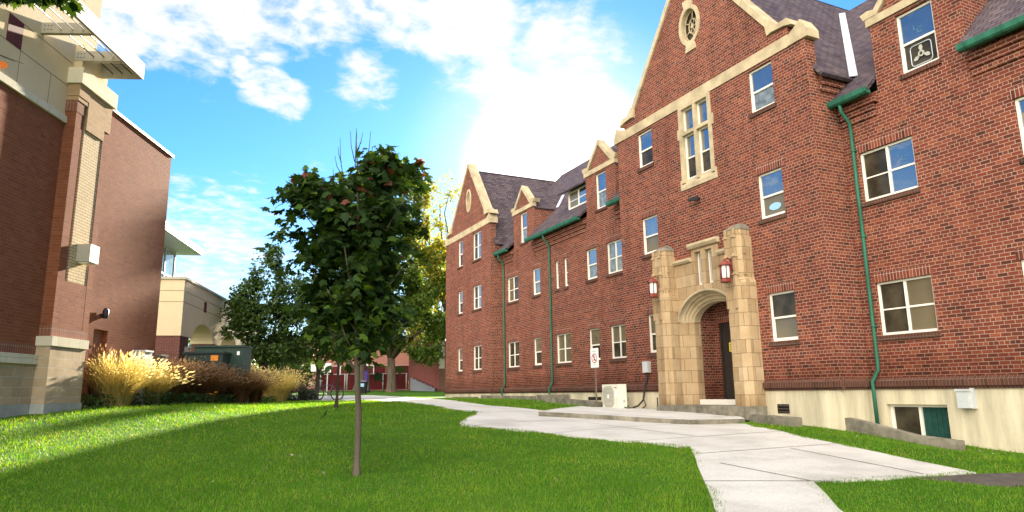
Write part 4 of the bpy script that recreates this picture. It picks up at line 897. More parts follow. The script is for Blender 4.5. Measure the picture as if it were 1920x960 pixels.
tag(fast('grass', v.reshape(-1, 3), np.arange(n * 3).reshape(-1, 3), 'grass'), 'short mown lawn grass in front of the buildings', 'grass', kind='stuff')

# ================================================================== leaves and trees
LOBES = [(0, -.12), (.20, -.16), (.34, -.04), (.24, .06), (.52, .20), (.44, .30), (.54, .42), (.22, .36), (.26, .62), (.12, .58), (0, .92), (-.12, .58), (-.26, .62), (-.22, .36), (-.54, .42), (-.44, .30), (-.52, .20), (-.24, .06), (-.34, -.04), (-.20, -.16)]
DIAM = [(0, -.5), (.32, .0), (0, .5), (-.32, .0)]
def leaf_mesh(name, pos, size, mat, parent, shape=DIAM, droop=.6, org=(0, 0, 0), out=None):
    n = len(pos); P = np.asarray(shape); k = len(P)
    yaw = rng.uniform(0, 2 * np.pi, n)
    if out is not None: yaw = np.where(rng.random(n) < .7, np.arctan2(out[:, 1], out[:, 0]) + rng.normal(0, .7, n), yaw)
    pitch = rng.normal(-droop, .45, n); roll = rng.normal(0, .5, n); sz = size * rng.uniform(.65, 1.25, n)
    fw = np.stack([np.cos(yaw) * np.cos(pitch), np.sin(yaw) * np.cos(pitch), np.sin(pitch)], 1); sd = np.stack([-np.sin(yaw), np.cos(yaw), np.zeros(n)], 1); up = np.cross(fw, sd)
    s2 = sd * np.cos(roll)[:, None] + up * np.sin(roll)[:, None]; u2 = np.cross(fw, s2)
    q = pos[:, None, :] + sz[:, None, None] * (fw[:, None, :] * P[None, :, 1, None] + s2[:, None, :] * P[None, :, 0, None] - u2[:, None, :] * (np.abs(P[None, :, 0, None]) ** 1.3) * .35)
    return fast(name, q.reshape(-1, 3), np.arange(n * k).reshape(n, k), mat, parent, org)
def noise_keep(p, scale, thr, seed):
    return np.array([noise.fractal(V((a[0] * scale + seed, a[1] * scale, a[2] * scale)), 1., 2., 3) for a in p]) > thr
def blob_points(blobs, n, thr=-.12, scale=1.1, seed=3., shell=.45):
    w = np.array([b[3] * b[3] * b[4] for b in blobs]); w = w ** .75; idx = rng.choice(len(blobs), n, p=w / w.sum()); B = np.array(blobs)[idx]
    d = rng.normal(size=(n, 3)); d /= np.linalg.norm(d, axis=1)[:, None]; rr = (shell + (1 - shell) * rng.random(n)) ** .6
    rr *= 1 + .16 * rng.normal(size=n)
    p = B[:, :3] + d * rr[:, None] * np.stack([B[:, 3], B[:, 3], B[:, 4]], 1)
    k = noise_keep(p, scale, thr, seed); return p[k], d[k]
def limbs(mb, base, r0, fork, tips, r1f=.75, sway=.05, rt=.012):
    base, fork = V(base), V(fork); mid = (base + fork) / 2 + V((sway, -sway, 0)) * .4
    mb.tube([base - V((0, 0, .1)), base + V((0, 0, .04)), base + (fork - base) * .12, mid, fork], [r0 * 1.5, r0 * 1.22, r0, r0 * .9, r0 * r1f], 10)
    for t in tips:
        t = V(t); m1 = fork.lerp(t, .35) + V((random.uniform(-1, 1), random.uniform(-1, 1), random.uniform(0, .6))) * (t - fork).length * .09; m2 = fork.lerp(t, .7) + V((random.uniform(-1, 1), random.uniform(-1, 1), .2)) * (t - fork).length * .07
        mb.tube([fork - V((0, 0, r0 * .3)), m1, m2, t], [r0 * .55, r0 * .40, r0 * .22, rt], 7)
def tree(name, label, cat, base, r0, fork, tips, blobs, n, size, leafmat, barkmat, thr=-.12, scale=1.1, droop=.5, shape=DIAM, group=None, extra=None, shell=.45):
    t = thing(name, label, cat, base, group); mb = MB(); limbs(mb, base, r0, fork, tips); mb.build('trunk', barkmat, t)
    p, d = blob_points(blobs, n, thr, scale, base[0], shell); leaf_mesh('crown', p, size, leafmat, t, shape, droop, out=d)
    return t
# the young maple in the lawn
RV, FV = V((.9005, -.4348, 0)), V((.4348, .9005, 0))
mbase = V((2.12, 8.95, gz(2.12, 8.95)))
maple = thing('maple_tree', 'slim young maple with dark lobed leaves and bare top twigs standing alone in the lawn', 'tree', mbase)
PROF = [(4.93, .14, .43), (4.82, -.04, .54), (4.66, -.18, .73), (4.56, -.69, .77), (4.41, -1.13, .66), (4.22, -1.11, .70), (4.0, -.97, .77), (3.78, -1.01, .79), (3.56, -.90, .67), (3.34, -.76, .62), (3.12, -.78, .63), (2.91, -.76, .62), (2.70, -.72, .60), (2.49, -.62, .56), (2.28, -.48, .45), (2.12, -.34, .24)]
pz = [p[0] for p in PROF][::-1]; pl = [p[1] for p in PROF][::-1]; pr_ = [p[2] for p in PROF][::-1]; pl = [min(-.10, v + .13) for v in pl]; pr_ = [max(.12, v - .13) for v in pr_]; pl[-1] = .2; pl[-2] = .08
mb = MB(); F0 = mbase + V((0, 0, 1.30)) + RV * -.03
mb.tube([mbase - V((0, 0, .1)), mbase + V((0, 0, .02)), mbase + V((0, 0, .15)), mbase + V((0, 0, .7)) + RV * .01, F0, mbase + RV * -.05 + V((0, 0, 2.1)), mbase + RV * -.06 + V((0, 0, 3.0)), mbase + RV * -.10 + V((0, 0, 3.9)), mbase + RV * -.14 + V((0, 0, 4.52))], [.062, .054, .043, .039, .038, .031, .024, .014, .004], 10)
for s, f, z0, z1, r in ((-.62, .1, 1.30, 2.10, .022), (.50, -.2, 1.32, 2.05, .022), (-.35, -.4, 1.45, 2.3, .017), (.30, .45, 1.5, 2.3, .017), (-.75, .2, 1.8, 2.8, .018), (.7, .2, 1.9, 2.9, .018), (-.1, -.6, 1.8, 2.8, .015), (.1, .65, 1.9, 2.9, .015), (-.85, -.1, 2.4, 3.45, .016), (.6, -.3, 2.5, 3.5, .016), (-1.0, .1, 2.9, 3.75, .014), (.45, .1, 3.0, 4.1, .014), (.62, .1, 3.2, 4.0, .012), (-.6, -.2, 3.0, 3.8, .012)):
    a, c = mbase + RV * -.05 + V((0, 0, z0)), mbase + RV * s + FV * f + V((0, 0, z1)); mb.tube([a, a.lerp(c, .35) + V((0, 0, -.04)), a.lerp(c, .7) + V((0, 0, .02)), c], [r, r * .75, r * .5, .004], 6)
mb.build('trunk', 'bark', maple)
tw = MB()
for s0, z0, s1, z1 in ((-.14, 4.0, -.14, 4.60), (-.14, 4.1, -.13, 4.55), (-.13, 4.25, -.05, 4.53), (-.28, 3.8, -.36, 4.46), (-.30, 3.9, -.42, 4.2), (-.15, 4.12, -.22, 4.56), (.0, 4.05, .06, 4.55), (.04, 4.2, .10, 4.34), (-.33, 4.1, -.38, 4.33), (-.14, 4.2, -.08, 4.40), (-.40, 3.75, -.44, 4.02)):
    a, c = mbase + RV * s0 + V((0, 0, z0)), mbase + RV * s1 + V((0, 0, z1)); md = a.lerp(c, .5) + RV * (s1 - s0) * .25; tw.tube([a, md, c], [.007, .005, .003], 5)
tw.build('bare_twig', 'bark_dark', maple)
def maple_cloud(nc, per):
    # leafy sprays at the branch ends, each a loose flat tuft; the outline follows the sprays
    cen = []
    while len(cen) < nc:
        z = random.uniform(pz[0], pz[-1] - .1); l, rr = np.interp(z, pz, pl), np.interp(z, pz, pr_); c, hw = (l + rr) / 2, (rr - l) / 2
        a = random.uniform(0, 2 * math.pi); q = math.sqrt(random.uniform(.12, .98)) * .88; s, f = c + hw * q * math.cos(a), min(hw, .85) * q * math.sin(a)
        if z > 4.35 and -.34 < s < .04: continue
        if z < 3.0 and random.random() < (3.0 - z) * .75: continue
        if all((s - u[0]) ** 2 + (f - u[1]) ** 2 + ((z - u[2]) * 1.5) ** 2 > .036 for u in cen) or random.random() < .02: cen.append((s, f, z))
    for s, z in ((-1.02, 4.34), (-.86, 4.38), (-.70, 4.50), (-.60, 4.42), (.30, 4.86), (.18, 4.72), (.42, 4.66), (.62, 4.70), (.70, 4.60), (.66, 4.40), (-.98, 3.80), (-.84, 3.45), (.62, 3.85), (.56, 3.5), (-.70, 3.0), (-.66, 2.72), (.52, 2.7), (-.50, 2.4), (-.95, 4.1)): cen.append((s, random.uniform(-.2, .2), z))
    pts, dr = [], []
    for s, f, z in cen:
        R_ = random.uniform(.13, .22); m_ = int(per * random.uniform(.6, 1.3))
        d = np.random.default_rng(int((s + 3) * 9999)).normal(size=(m_, 3)) * np.array([R_ * .62, R_ * .62, R_ * .38])
        d[:, 2] -= .5 * np.hypot(d[:, 0], d[:, 1]) ** 2 / R_
        for q in d:
            S, F_ = s + q[0], f + q[1]; pts.append((mbase.x + RV.x * S + FV.x * F_, mbase.y + RV.y * S + FV.y * F_, z + q[2])); dr.append((RV.x * (S + .1) + FV.x * F_ + q[0] * 3 * RV.x, RV.y * (S + .1) + FV.y * F_ + q[0] * 3 * RV.y))
    return np.array(pts), np.array(dr)
P, o2 = maple_cloud(112, 37)
lt = rng.random(len(P)) < .05 + .30 * (1 - sm(2.3, 3.3, P[:, 2]))
leaf_mesh('crown', P[~lt], .135, 'maple', maple, LOBES, .55, out=o2[~lt]); leaf_mesh('crown', P[lt], .125, 'maple_backlit', maple, LOBES, .5, out=o2[lt])
k = (P[:, 2] > 3.9) & (rng.random(len(P)) < .03) | (rng.random(len(P)) < .003)
leaf_mesh('reddened_leaves', P[k] + rng.normal(0, .03, (k.sum(), 3)), .15, 'maple_red', maple, LOBES, .4, out=o2[k])
# thin sapling stem behind it
sb = V((3.89, 18.94, gz(3.89, 18.94))); sap = thing('sapling', 'thin dark sapling stem standing in front of the bicycle wheel', 'tree', sb)
m = MB(); m.tube([sb - V((0, 0, .1)), sb, sb + V((.02, 0, .35)), sb + V((.0, -.1, 1.4)), sb + V((-.02, -.2, 2.4))], [.075, .065, .034, .026, .010], 8)
for s, zz in ((.5, 2.0), (-.5, 1.9), (.3, 2.5), (-.35, 2.6)): m.tube([sb + V((-.01, -.12, 1.5)), sb + RV * s * .6 + V((0, 0, zz)), sb + RV * s + V((0, 0, zz + .4))], [.014, .008, .003], 5)
m.build('trunk', 'bark_dark', sap)
pp, dd2 = blob_points([(sb.x, sb.y - .2, sb.z + 2.5, .8, .75)], 700, -.05, 1.5, 2.); leaf_mesh('crown', pp, .13, 'dark_leaf', sap, LOBES, .5, out=dd2)

T1 = [(4.07, 38.01, 7.73, 1.08, 1.30), (3.24, 38.41, 6.60, .98, 1.0), (5.14, 37.50, 6.57, 1.27, 1.28), (3.81, 38.13, 5.19, 1.54, 1.26), (5.59, 37.28, 4.88, 1.39, 1.12), (2.75, 38.55, 4.92, .84, .84), (4.63, 37.74, 3.79, 1.66, .69), (4.27, 37.92, 8.88, .51, .64), (2.9, 38.6, 6.0, 1.1, .9)]
tree('garden_tree', 'dark leafy tree with a pointed top between the transformer and the maple', 'tree', (4.0, 38.2, 1.28), .14, (4.05, 38.1, 2.9), [b[:3] for b in T1], T1, 24000, .21, 'dark_leaf', 'bark_dark', -.14, .9)
T2 = [(6.92, 38.85, 5.93, 1.48, 1.34), (8.0, 38.34, 5.62, 1.33, 1.49), (6.46, 39.08, 4.18, 1.32, .88), (8.04, 38.31, 4.16, 1.46, .88), (7.14, 38.75, 7.2, 1.19, 1.1)]
tree('garden_tree', 'round-crowned green tree just left of the maple trunk, in front of the brick school', 'tree', (6.9, 38.9, 1.29), .13, (6.95, 38.8, 2.9), [b[:3] for b in T2], T2, 14000, .21, 'mid_leaf', 'bark_dark', -.14, .9)
BIG = [(16.23, 56.57, 9.49, 2.72, 2.07), (18.27, 55.59, 9.46, 2.26, 2.30), (14.63, 57.34, 8.15, 2.25, 2.05), (17.89, 55.77, 6.95, 2.3, 1.8), (19.5, 54.99, 8.08, 1.26, 2.28), (15.49, 56.93, 6.4, 2.2, 1.0), (18.31, 55.56, 5.4, 1.6, 1.0), (18.65, 55.40, 12.2, 1.74, 1.87), (16.39, 56.49, 11.8, 1.82, 1.63), (13.45, 57.91, 6.82, 1.57, 1.8)] + [(19.4, 55.0, 7.2, 1.5, 1.8), (20.0, 54.7, 9.8, 1.2, 1.8), (18.8, 55.3, 4.6, 1.4, .9), (17.0, 56.2, 10.6, 2.0, 1.8)] + TALL
tree('old_tree', 'broad old tree with a thick forked trunk on the grass left of the farthest gable', 'tree', (16.6, 58.3, 1.72), .42, (16.4, 57.9, 4.6), [b[:3] for b in BIG[:6] + TALL[:4]], BIG, 56000, .30, 'mid_leaf', 'bark_big', -.10, .55)
GREY = [(15.41, 62.5, 10.2, 2.95, 2.5), (14.14, 63.1, 8.25, 1.96, 1.97), (16.78, 61.9, 8.2, 2.2, 1.97), (13.2, 63.5, 6.4, 1.9, 1.2)]
gtree = tree('old_tree', 'pale grey trunk with flaring roots and a purple ribbon behind the lamp post', 'tree', (14.9, 62.3, 2.0), .55, (14.95, 62.3, 6.4), [b[:3] for b in GREY], GREY, 12000, .30, 'dark_leaf', 'bark_big', -.12, .55)
m = MB(); m.box(WORLD, 15.10, 15.32, 61.60, 61.72, 2.5, 3.6); m.build('ribbon', 'purple', gtree)
YEL = [(26.55, 76.0, 19.45, 3.17, 2.95), (27.68, 75.5, 21.4, 2.04, 2.97), (25.14, 76.7, 17.5, 1.9, 2.27), (27.09, 75.8, 24.7, 1.8, 2.35), (28.24, 75.2, 26.0, 1.42, 1.89), (25.63, 76.5, 25.4, 1.29, 2.0), (28.55, 75.0, 17.5, 1.39, 1.94), (25.1, 76.7, 22.75, 1.28, 2.0), (24.2, 77.2, 25.6, 1.03, 1.5)]
tree('tall_tree', 'tall airy tree with sparse yellow leaves and visible branches behind the farthest gable', 'tree', (26.8, 76.0, 2.0), .34, (26.8, 76.0, 13.5), [b[:3] for b in YEL], YEL, 7000, .34, 'yel_leaf', 'bark', .02, .45, shell=.3)
YL3 = [(19.4, 55.0, 13.2, 1.4, 1.5), (18.2, 55.4, 16.0, .7, 1.5), (20.0, 54.7, 11.1, 1.6, 1.8), (18.2, 55.5, 18.4, .7, 1.6), (17.8, 55.7, 14.4, 1.2, 2.3), (20.4, 54.6, 12.0, .9, 1.7), (20.9, 54.4, 14.5, .8, .9), (21.1, 54.5, 15.3, .6, 1.0)]  # last two leaf clusters added to shade the lawn by the pier
tree('tall_tree', 'slender yellow-green tree rising between the maple and the airy tall one', 'tree', (20.9, 56.4, 1.66), .17, (20.6, 56.0, 8.5), [b[:3] for b in YL3], YL3, 17000, .27, 'yel_leaf', 'bark', -.14, .6)
YL2 = [(24.6, 72.5, 13.6, 2.6, 2.4), (26.3, 72.0, 11.2, 2.6, 2.4), (23.6, 73.0, 10.2, 2.2, 2.2), (27.0, 71.5, 14.2, 1.6, 1.8), (25.0, 72.4, 7.8, 2.6, 1.8)]
tree('bushy_tree', 'bushy sunlit yellow-green tree below the tall airy one, beside the farthest gable', 'tree', (25.0, 72.5, 2.0), .3, (25, 72.5, 6.5), [b[:3] for b in YL2], YL2, 15000, .34, 'yel_leaf', 'bark', -.12, .5)
for (x, y, zc, rx, rz, lab) in ((-4, 66, 5.2, 3.6, 3.0, 'low dark green tree seen through the gap under the arcade'), (3.5, 66, 5.4, 3.2, 2.6, 'bushy tree behind the arcade roof, left of the brick school'), (9.0, 64, 4.6, 2.6, 2.2, 'small bushy tree at the left end of the maroon fence')):
    bl = [(x, y, zc, rx, rz), (x - rx * .5, y, zc - .8, rx * .7, rz * .7), (x + rx * .5, y + .5, zc - .5, rx * .7, rz * .8)]
    tree('far_tree', lab, 'tree', (x, y, gz(x, y)), .2, (x, y, zc - rz * .6), [b[:3] for b in bl], bl, 6000, .36, 'dark_leaf', 'bark_dark', -.12, .5)
# tree whose branch tips hang into the upper left corner
ob = V((-5.2, 6.4, gz(-5.2, 6.4))); ov = thing('maple_tree', 'maple whose dark leafy branch tips hang in front of the metal canopy', 'tree', ob)
m = MB(); limbs(m, ob, .13, ob + V((.1, 0, 2.6)), [ob + V((-1, .5, 5)), ob + V((.2, -1, 5.4)), ob + V((.6, 1., 5.2))]); f0 = ob + V((.1, 0, 2.6))
tips = [V((-1.50, 6.84, 5.05)), V((-1.34, 6.76, 5.06)), V((-1.16, 6.68, 5.07))]
for t in tips: m.tube([f0, f0.lerp(t, .4) + V((0, 0, .5)), f0.lerp(t, .8) + V((0, 0, .22)), t], [.05, .03, .012, .004], 6)
for t in ((-1.45, 6.80, 4.45), (-1.40, 6.86, 4.47)): m.tube([f0 + V((.5, 0, .2)), V((-2.4, 6.7, 4.75)), V((-1.62, 6.84, 4.52)), V(t)], [.03, .012, .005, .002], 5)
m.build('trunk', 'bark_dark', ov)
q = [V((-1.62, 6.90, 5.10)) + RV * (i * .026 + random.uniform(-.02, .02)) + FV * random.uniform(-.12, .12) + V((0, 0, random.uniform(-.055, .14))) for i in range(23) for _ in range(6)]
big = blob_points([(ob.x - .6, ob.y + .2, 5.6, 1.7, 1.1), (ob.x + 1.2, ob.y + .3, 5.75, 1.3, .5)], 900, -.1, 1., 5.)[0]
leaf_mesh('crown', np.concatenate([np.array([list(a) for a in q]), big]), .13, 'maple', ov, LOBES, .9)
leaf_mesh('withered_leaf', np.array([[-1.545, 6.86, 4.45]]), .07, 'maple_red', ov, LOBES, .9)

# ================================================================== planting bed
m = MB(); bed = [(16.4, -8.85), (19, -8.35), (22, -8.45), (26, -8.8), (31, -8.9), (34.5, -8.3), (35.2, -8.9), (34, -11.0), (30, -12), (24, -12), (20.6, -9.2), (16.4, -9.2)]
draped('planting_bed', [tuple(MOD.p(a, b, 0).xy) for a, b in bed], 'soil', .025)
def clump(name, label, a, b, rad, h, n, mat, headmat=None, nh=0, lean=.95, wdt=.009, group=None, flat=1.):
    c = MOD.p(a, b, 0); z0 = gz(c.x, c.y); t = thing(name, label, 'ornamental grass', (c.x, c.y, z0), group)
    ang = rng.uniform(0, 2 * np.pi, n); rr = rad * .35 * np.sqrt(rng.random(n)); L_ = h * rng.uniform(.65, 1.08, n); ln = lean * rng.random(n) ** .6 * rad * rng.uniform(.7, 1.35, n)
    a2 = ang + rng.normal(0, .9, n); p0 = np.stack([c.x + rr * np.cos(ang), c.y + rr * np.sin(ang), np.full(n, z0)], 1); d = np.stack([np.cos(a2), np.sin(a2), np.zeros(n)], 1); s = np.stack([-np.sin(a2), np.cos(a2), np.zeros(n)], 1) * wdt
    ts = [0, .4, .75, 1.]; v = []
    for q in ts:
        pt = p0 + d * (ln * q ** 1.8)[:, None]; pt[:, 2] += L_ * (q - .22 * q ** 3 * (ln / max(rad, .01))) * flat; w_ = 1 - .85 * q
        v += [pt - s * w_, pt + s * w_]
    v = np.stack(v, 1); base = np.arange(n)[:, None] * 8; f = np.concatenate([base + np.array([2 * i, 2 * i + 1, 2 * i + 3, 2 * i + 2]) for i in range(3)])
    fast('blades', v.reshape(-1, 3), f, mat, t)
    if nh:
        k = rng.choice(n, min(nh, n), replace=False); tip = v[k, 6:8].mean(1); dr = tip - v[k, 4:6].mean(1); dr /= np.linalg.norm(dr, axis=1)[:, None] + 1e-6
        sd = np.cross(dr, rng.normal(size=dr.shape)); sd /= np.linalg.norm(sd, axis=1)[:, None]; sd2 = np.cross(dr, sd); hl, hw = .11, .016
        hv = np.stack([tip, tip + dr * hl * .4 + sd * hw, tip + dr * hl, tip + dr * hl * .4 - sd * hw, tip, tip + dr * hl * .4 + sd2 * hw, tip + dr * hl, tip + dr * hl * .4 - sd2 * hw], 1); m_ = len(k)
        fast('seed_heads', hv.reshape(-1, 3), np.concatenate([np.arange(m_)[:, None] * 8 + np.arange(4), np.arange(m_)[:, None] * 8 + 4 + np.arange(4)]), headmat, t)
    return t
gg = 'ornamental grasses in the planting bed'
clump('fountain_grass', 'big bright golden grass clump beside the stone base of the brown building', 17.8, -8.9, 1.02, 1.28, 2900, 'gold', 'gold_head', 520, group=gg)
clump('fountain_grass', 'smaller golden grass clump in front of the pale grey cabinet', 19.5, -8.85, .85, 1.08, 2000, 'gold', 'gold_head', 300, group=gg)
clump('fountain_grass', 'reddish grass tuft rising behind the golden clump, next to the door', 17.4, -9.1, .35, 1.45, 160, 'rust', 'rust_head', 60, group=gg, lean=.9)
for (a, b, rd, hh, lab) in ((20.8, -9.0, .90, 1.25, 'rusty brown grass just right of the golden pair'), (22.2, -9.2, 1.0, 1.32, 'rusty brown grass in front of the dark brick arcade pier'), (23.7, -9.0, 1.0, 1.32, 'rusty brown grass left of the green transformer'), (25.2, -9.4, 1.05, 1.35, 'rusty brown grass in front of the transformer fins'), (27.0, -9.0, 1.05, 1.35, 'rusty brown grass in front of the tall transformer cabinet'), (28.6, -9.0, 1.05, 1.25, 'rusty brown grass left of the far golden clump')):
    clump('fountain_grass', lab, a, b, rd, hh, 2000, 'rust', 'rust_head', 420, group=gg)
clump('fountain_grass', 'olive green grass below the orange transformer sticker', 25.4, -10.3, 1.0, 1.65, 1300, 'olive', 'rust_head', 120, group=gg)
clump('fountain_grass', 'olive green grass below the right edge of the transformer', 27.6, -9.7, .9, 1.55, 1200, 'olive', 'gold_head', 120, group=gg)
clump('fountain_grass', 'wispy golden grass at the right of the transformer', 29.6, -9.6, 1.0, 1.55, 1600, 'gold', 'gold_head', 420, group=gg)
clump('fountain_grass', 'round golden grass clump near the right end of the planting bed', 32.3, -9.0, 1.3, 1.5, 2800, 'gold', 'gold_head', 420, group=gg, lean=.95)
def leaf_bush(name, label, cat, blobs, n, size, mat, group=None):
    b = blobs[0]; t = thing(name, label, cat, (b[0], b[1], gz(b[0], b[1])), group); p, d = blob_points(blobs, n, -.2, 2., b[0]); p[:, 2] = np.maximum(p[:, 2], ground(p[:, 0], p[:, 1]) + .02)
    leaf_mesh('foliage', p, size, mat, t, DIAM, .2, out=d)
    m = MB()
    for _ in range(6): m.tube([(b[0], b[1], gz(b[0], b[1])), (b[0] + random.uniform(-.3, .3), b[1] + random.uniform(-.3, .3), b[2] + .1)], [.02, .006], 5)
    m.build('stem', 'bark_dark', t); return t
c = MOD.p(34.4, -8.6, 0); leaf_bush('shrub', 'low dark grey-green shrub at the right end of the planting bed beside the bicycle', 'shrub', [(c.x, c.y, 1.62, .80, .46), (c.x + .45, c.y - .2, 1.52, .5, .32)], 7000, .085, 'shrub')
gp = []
for a in np.arange(16.5, 34, .045):
    bf = np.interp(a, [16.4, 19, 22, 26, 31, 34.5], [-8.85, -8.35, -8.45, -8.8, -8.9, -8.5])
    for _ in range(10):
        b = bf - abs(random.gauss(0, .30)); c = MOD.p(a, b, 0); gp.append((c.x, c.y, gz(c.x, c.y) + random.uniform(.02, .34) * (1 if a < 27 else .8)))
tag(leaf_mesh('ground_cover', np.array(gp), .10, 'cover', None, DIAM, .1), 'dark green leafy ground cover along the front of the planting bed', 'ground cover', kind='stuff')
def flower_plant(a, b, h, label, nf):
    c = MOD.p(a, b, 0); z0 = gz(c.x, c.y); t = thing('coneflower', label, 'flower', (c.x, c.y, z0), 'orange flowers in the planting bed'); st = MB(); pos = []
    for _ in range(nf):
        x, y, z = c.x + random.uniform(-.22, .22), c.y + random.uniform(-.15, .15), z0 + h * random.uniform(.85, 1.1); st.tube([(c.x, c.y, z0), (x, y, z)], .005, 4); pos.append((x, y, z))
    st.build('stem', 'cover', t); fl = []
    for p in pos:
        for k in range(7): t_ = k * 2 * math.pi / 7; fl.append((p[0] + .035 * math.cos(t_), p[1] + .035 * math.sin(t_), p[2]))
    leaf_mesh('petals', np.array(fl), .055, 'flower', t, DIAM, 0.)
flower_plant(18.6, -8.45, .80, 'orange flowers beside the big golden grass clump', 7); flower_plant(19.5, -8.35, .62, 'orange flowers in front of the pale grey cabinet', 7); flower_plant(17.5, -8.5, .36, 'low orange flowers at the foot of the big golden clump', 4); flower_plant(23.0, -8.4, .38, 'low orange flowers in front of the rusty grass', 4)

# ================================================================== things
# air conditioner
ac = thing('air_conditioner', 'ivory outdoor air conditioning unit with a round fan grille standing on the entrance platform', 'air conditioner', (13.25, 19.72, .96))
m = MB(); m.box(HALL, 19.30, 20.22, -13.47, -13.12, 1.0, 1.80); m.build('casing', 'acwhite', ac, bevel=.015)
m = MB()
for a in (19.40, 20.04): m.box(HALL, a, a + .08, -13.50, -13.08, .955, 1.0)
m.build('foot', 'cabbrown', ac)
m = MB(); gc = (19.84, 1.40)
def octo(c, w_, h_, ch): return [(c[0] - w_, c[1] - h_ + ch), (c[0] - w_ + ch, c[1] - h_), (c[0] + w_ - ch, c[1] - h_), (c[0] + w_, c[1] - h_ + ch), (c[0] + w_, c[1] + h_ - ch), (c[0] + w_ - ch, c[1] + h_), (c[0] - w_ + ch, c[1] + h_), (c[0] - w_, c[1] + h_ - ch)]
m.prism(HALL, octo(gc, .32, .34, .13), -13.13, -13.105); gr = m.build('grille', 'acgrille', ac)
m = MB()
for k in range(14): z = gc[1] - .28 + k * .043; hw = .30 if abs(z - gc[1]) < .2 else .22; m.box(HALL, gc[0] - hw, gc[0] + hw, -13.11, -13.095, z, z + .010)
m.build('grille_bars', 'acwhite', gr)
m = MB(); m.prism(HALL, oval(gc, .05, .07, 14), -13.10, -13.088); m.build('hub_badge', 'paper', gr)
m = MB(); m.box(HALL, 19.36, 19.48, -13.125, -13.115, 1.68, 1.705); m.build('badge', 'signred', ac)
m = MB(); m.box(HALL, 19.35, 19.47, -13.125, -13.115, 1.38, 1.60); m.build('label', 'paper', ac)
m = MB(); m.box(SIDE, 13.32, 13.40, -19.305, -19.29, 1.22, 1.28); m.build('valve_cover', 'acgrille', ac)
m = MB(); m.tube([(13.36, 19.29, 1.06), (13.36, 19.15, 1.03), (13.5, 19.1, 1.03)], .02, 6); m.build('pipe', 'cable', ac)
# no ... sign
sx, sy = 13.0, 20.42; sz = .95
sg = thing('sign', 'white sign with a red ringed prohibition symbol on a slim post beside the air conditioner', 'sign', (sx, sy, sz))
m = MB(); m.box(HALL, sy - .022, sy + .022, -sx - .02, -sx + .012, sz - .2, 3.02); m.build('post', 'cabbrown', sg)
m = MB(); pl_ = [(sy - .23, 2.38), (sy + .23, 2.38), (sy + .25, 2.40), (sy + .25, 3.02), (sy + .23, 3.04), (sy - .23, 3.04), (sy - .25, 3.02), (sy - .25, 2.40)]; m.prism(HALL, pl_, -sx + .012, -sx + .020); pn = m.build('panel', 'paper', sg)
m = MB(); P0 = lambda a, z: HALL.p(a, -sx + .022, z); cc = (sy, 2.70)
m.torus(P0(*cc), (0, 1, 0), (0, 0, 1), .155, .013, 28, 5); d = .155 / math.sqrt(2); m.tube([P0(sy + d, 2.70 + d), P0(sy - d, 2.70 - d)], .013, 6); m.build('prohibition_ring', 'signred', pn)
m = MB(); m.prism(HALL, oval((sy + .02, 2.79), .026, .026, 10), -sx + .019, -sx + .024); m.tube([P0(sy + .03, 2.75), P0(sy - .01, 2.68), P0(sy + .03, 2.63)], .016, 5); m.tube([P0(sy - .01, 2.68), P0(sy - .05, 2.62)], .013, 5); m.tube([P0(sy - .06, 2.73), P0(sy + .02, 2.74)], .009, 5); m.build('figure', 'ink', pn)
m = MB()
for k in range(7): m.box(HALL, sy - .15 + k * .043, sy - .12 + k * .043, -sx + .019, -sx + .0225, 2.915, 2.965)
for k in range(8): m.box(HALL, sy - .17 + k * .043, sy - .14 + k * .043, -sx + .019, -sx + .0225, 2.485, 2.505)
m.build('lettering', 'signgreen', pn)
# box fan behind the dormer sash
fx = 15.075; bf = thing('box_fan', 'small square box fan standing in the lower sash of the nearest dormer window', 'fan', (fx, 9.16, 8.92))
m = MB(); c = (9.17, 9.20); hw, rd = .25, .08
ring = [(c[0] + sx_ * (hw - rd) + rd * math.cos(t), c[1] + sz_ * (hw - rd) + rd * math.sin(t)) for (sx_, sz_, t0) in ((1, 1, 0), (-1, 1, math.pi / 2), (-1, -1, math.pi), (1, -1, 1.5 * math.pi)) for t in [t0 + k * math.pi / 8 for k in range(5)]]
pts = [HALL.p(a, -fx, z) for a, z in ring]; m.tube(pts + [pts[0]], .011, 6); m.build('housing', 'cabgrey', bf)
m = MB(); m.prism(HALL, oval(c, .075, .075, 16), -fx - .01, -fx + .012); m.build('hub', 'acgrille', bf)
m = MB(); m.prism(HALL, oval(c, .035, .035, 12), -fx + .012, -fx + .016); m.build('hub_cap', 'cable', bf)
for k in range(3):
    t = math.pi / 2 + k * 2 * math.pi / 3; m = MB(); e = (math.cos(t), math.sin(t)); nn = (-e[1], e[0]); m.prism(HALL, [(c[0] + e[0] * r_ + nn[0] * w_, c[1] + e[1] * r_ + nn[1] * w_) for r_, w_ in ((.07, -.02), (.15, -.055), (.215, -.03), (.22, .02), (.15, .045), (.07, .02))], -fx - .006, -fx - .002); m.build('blade', 'acgrille', bf)
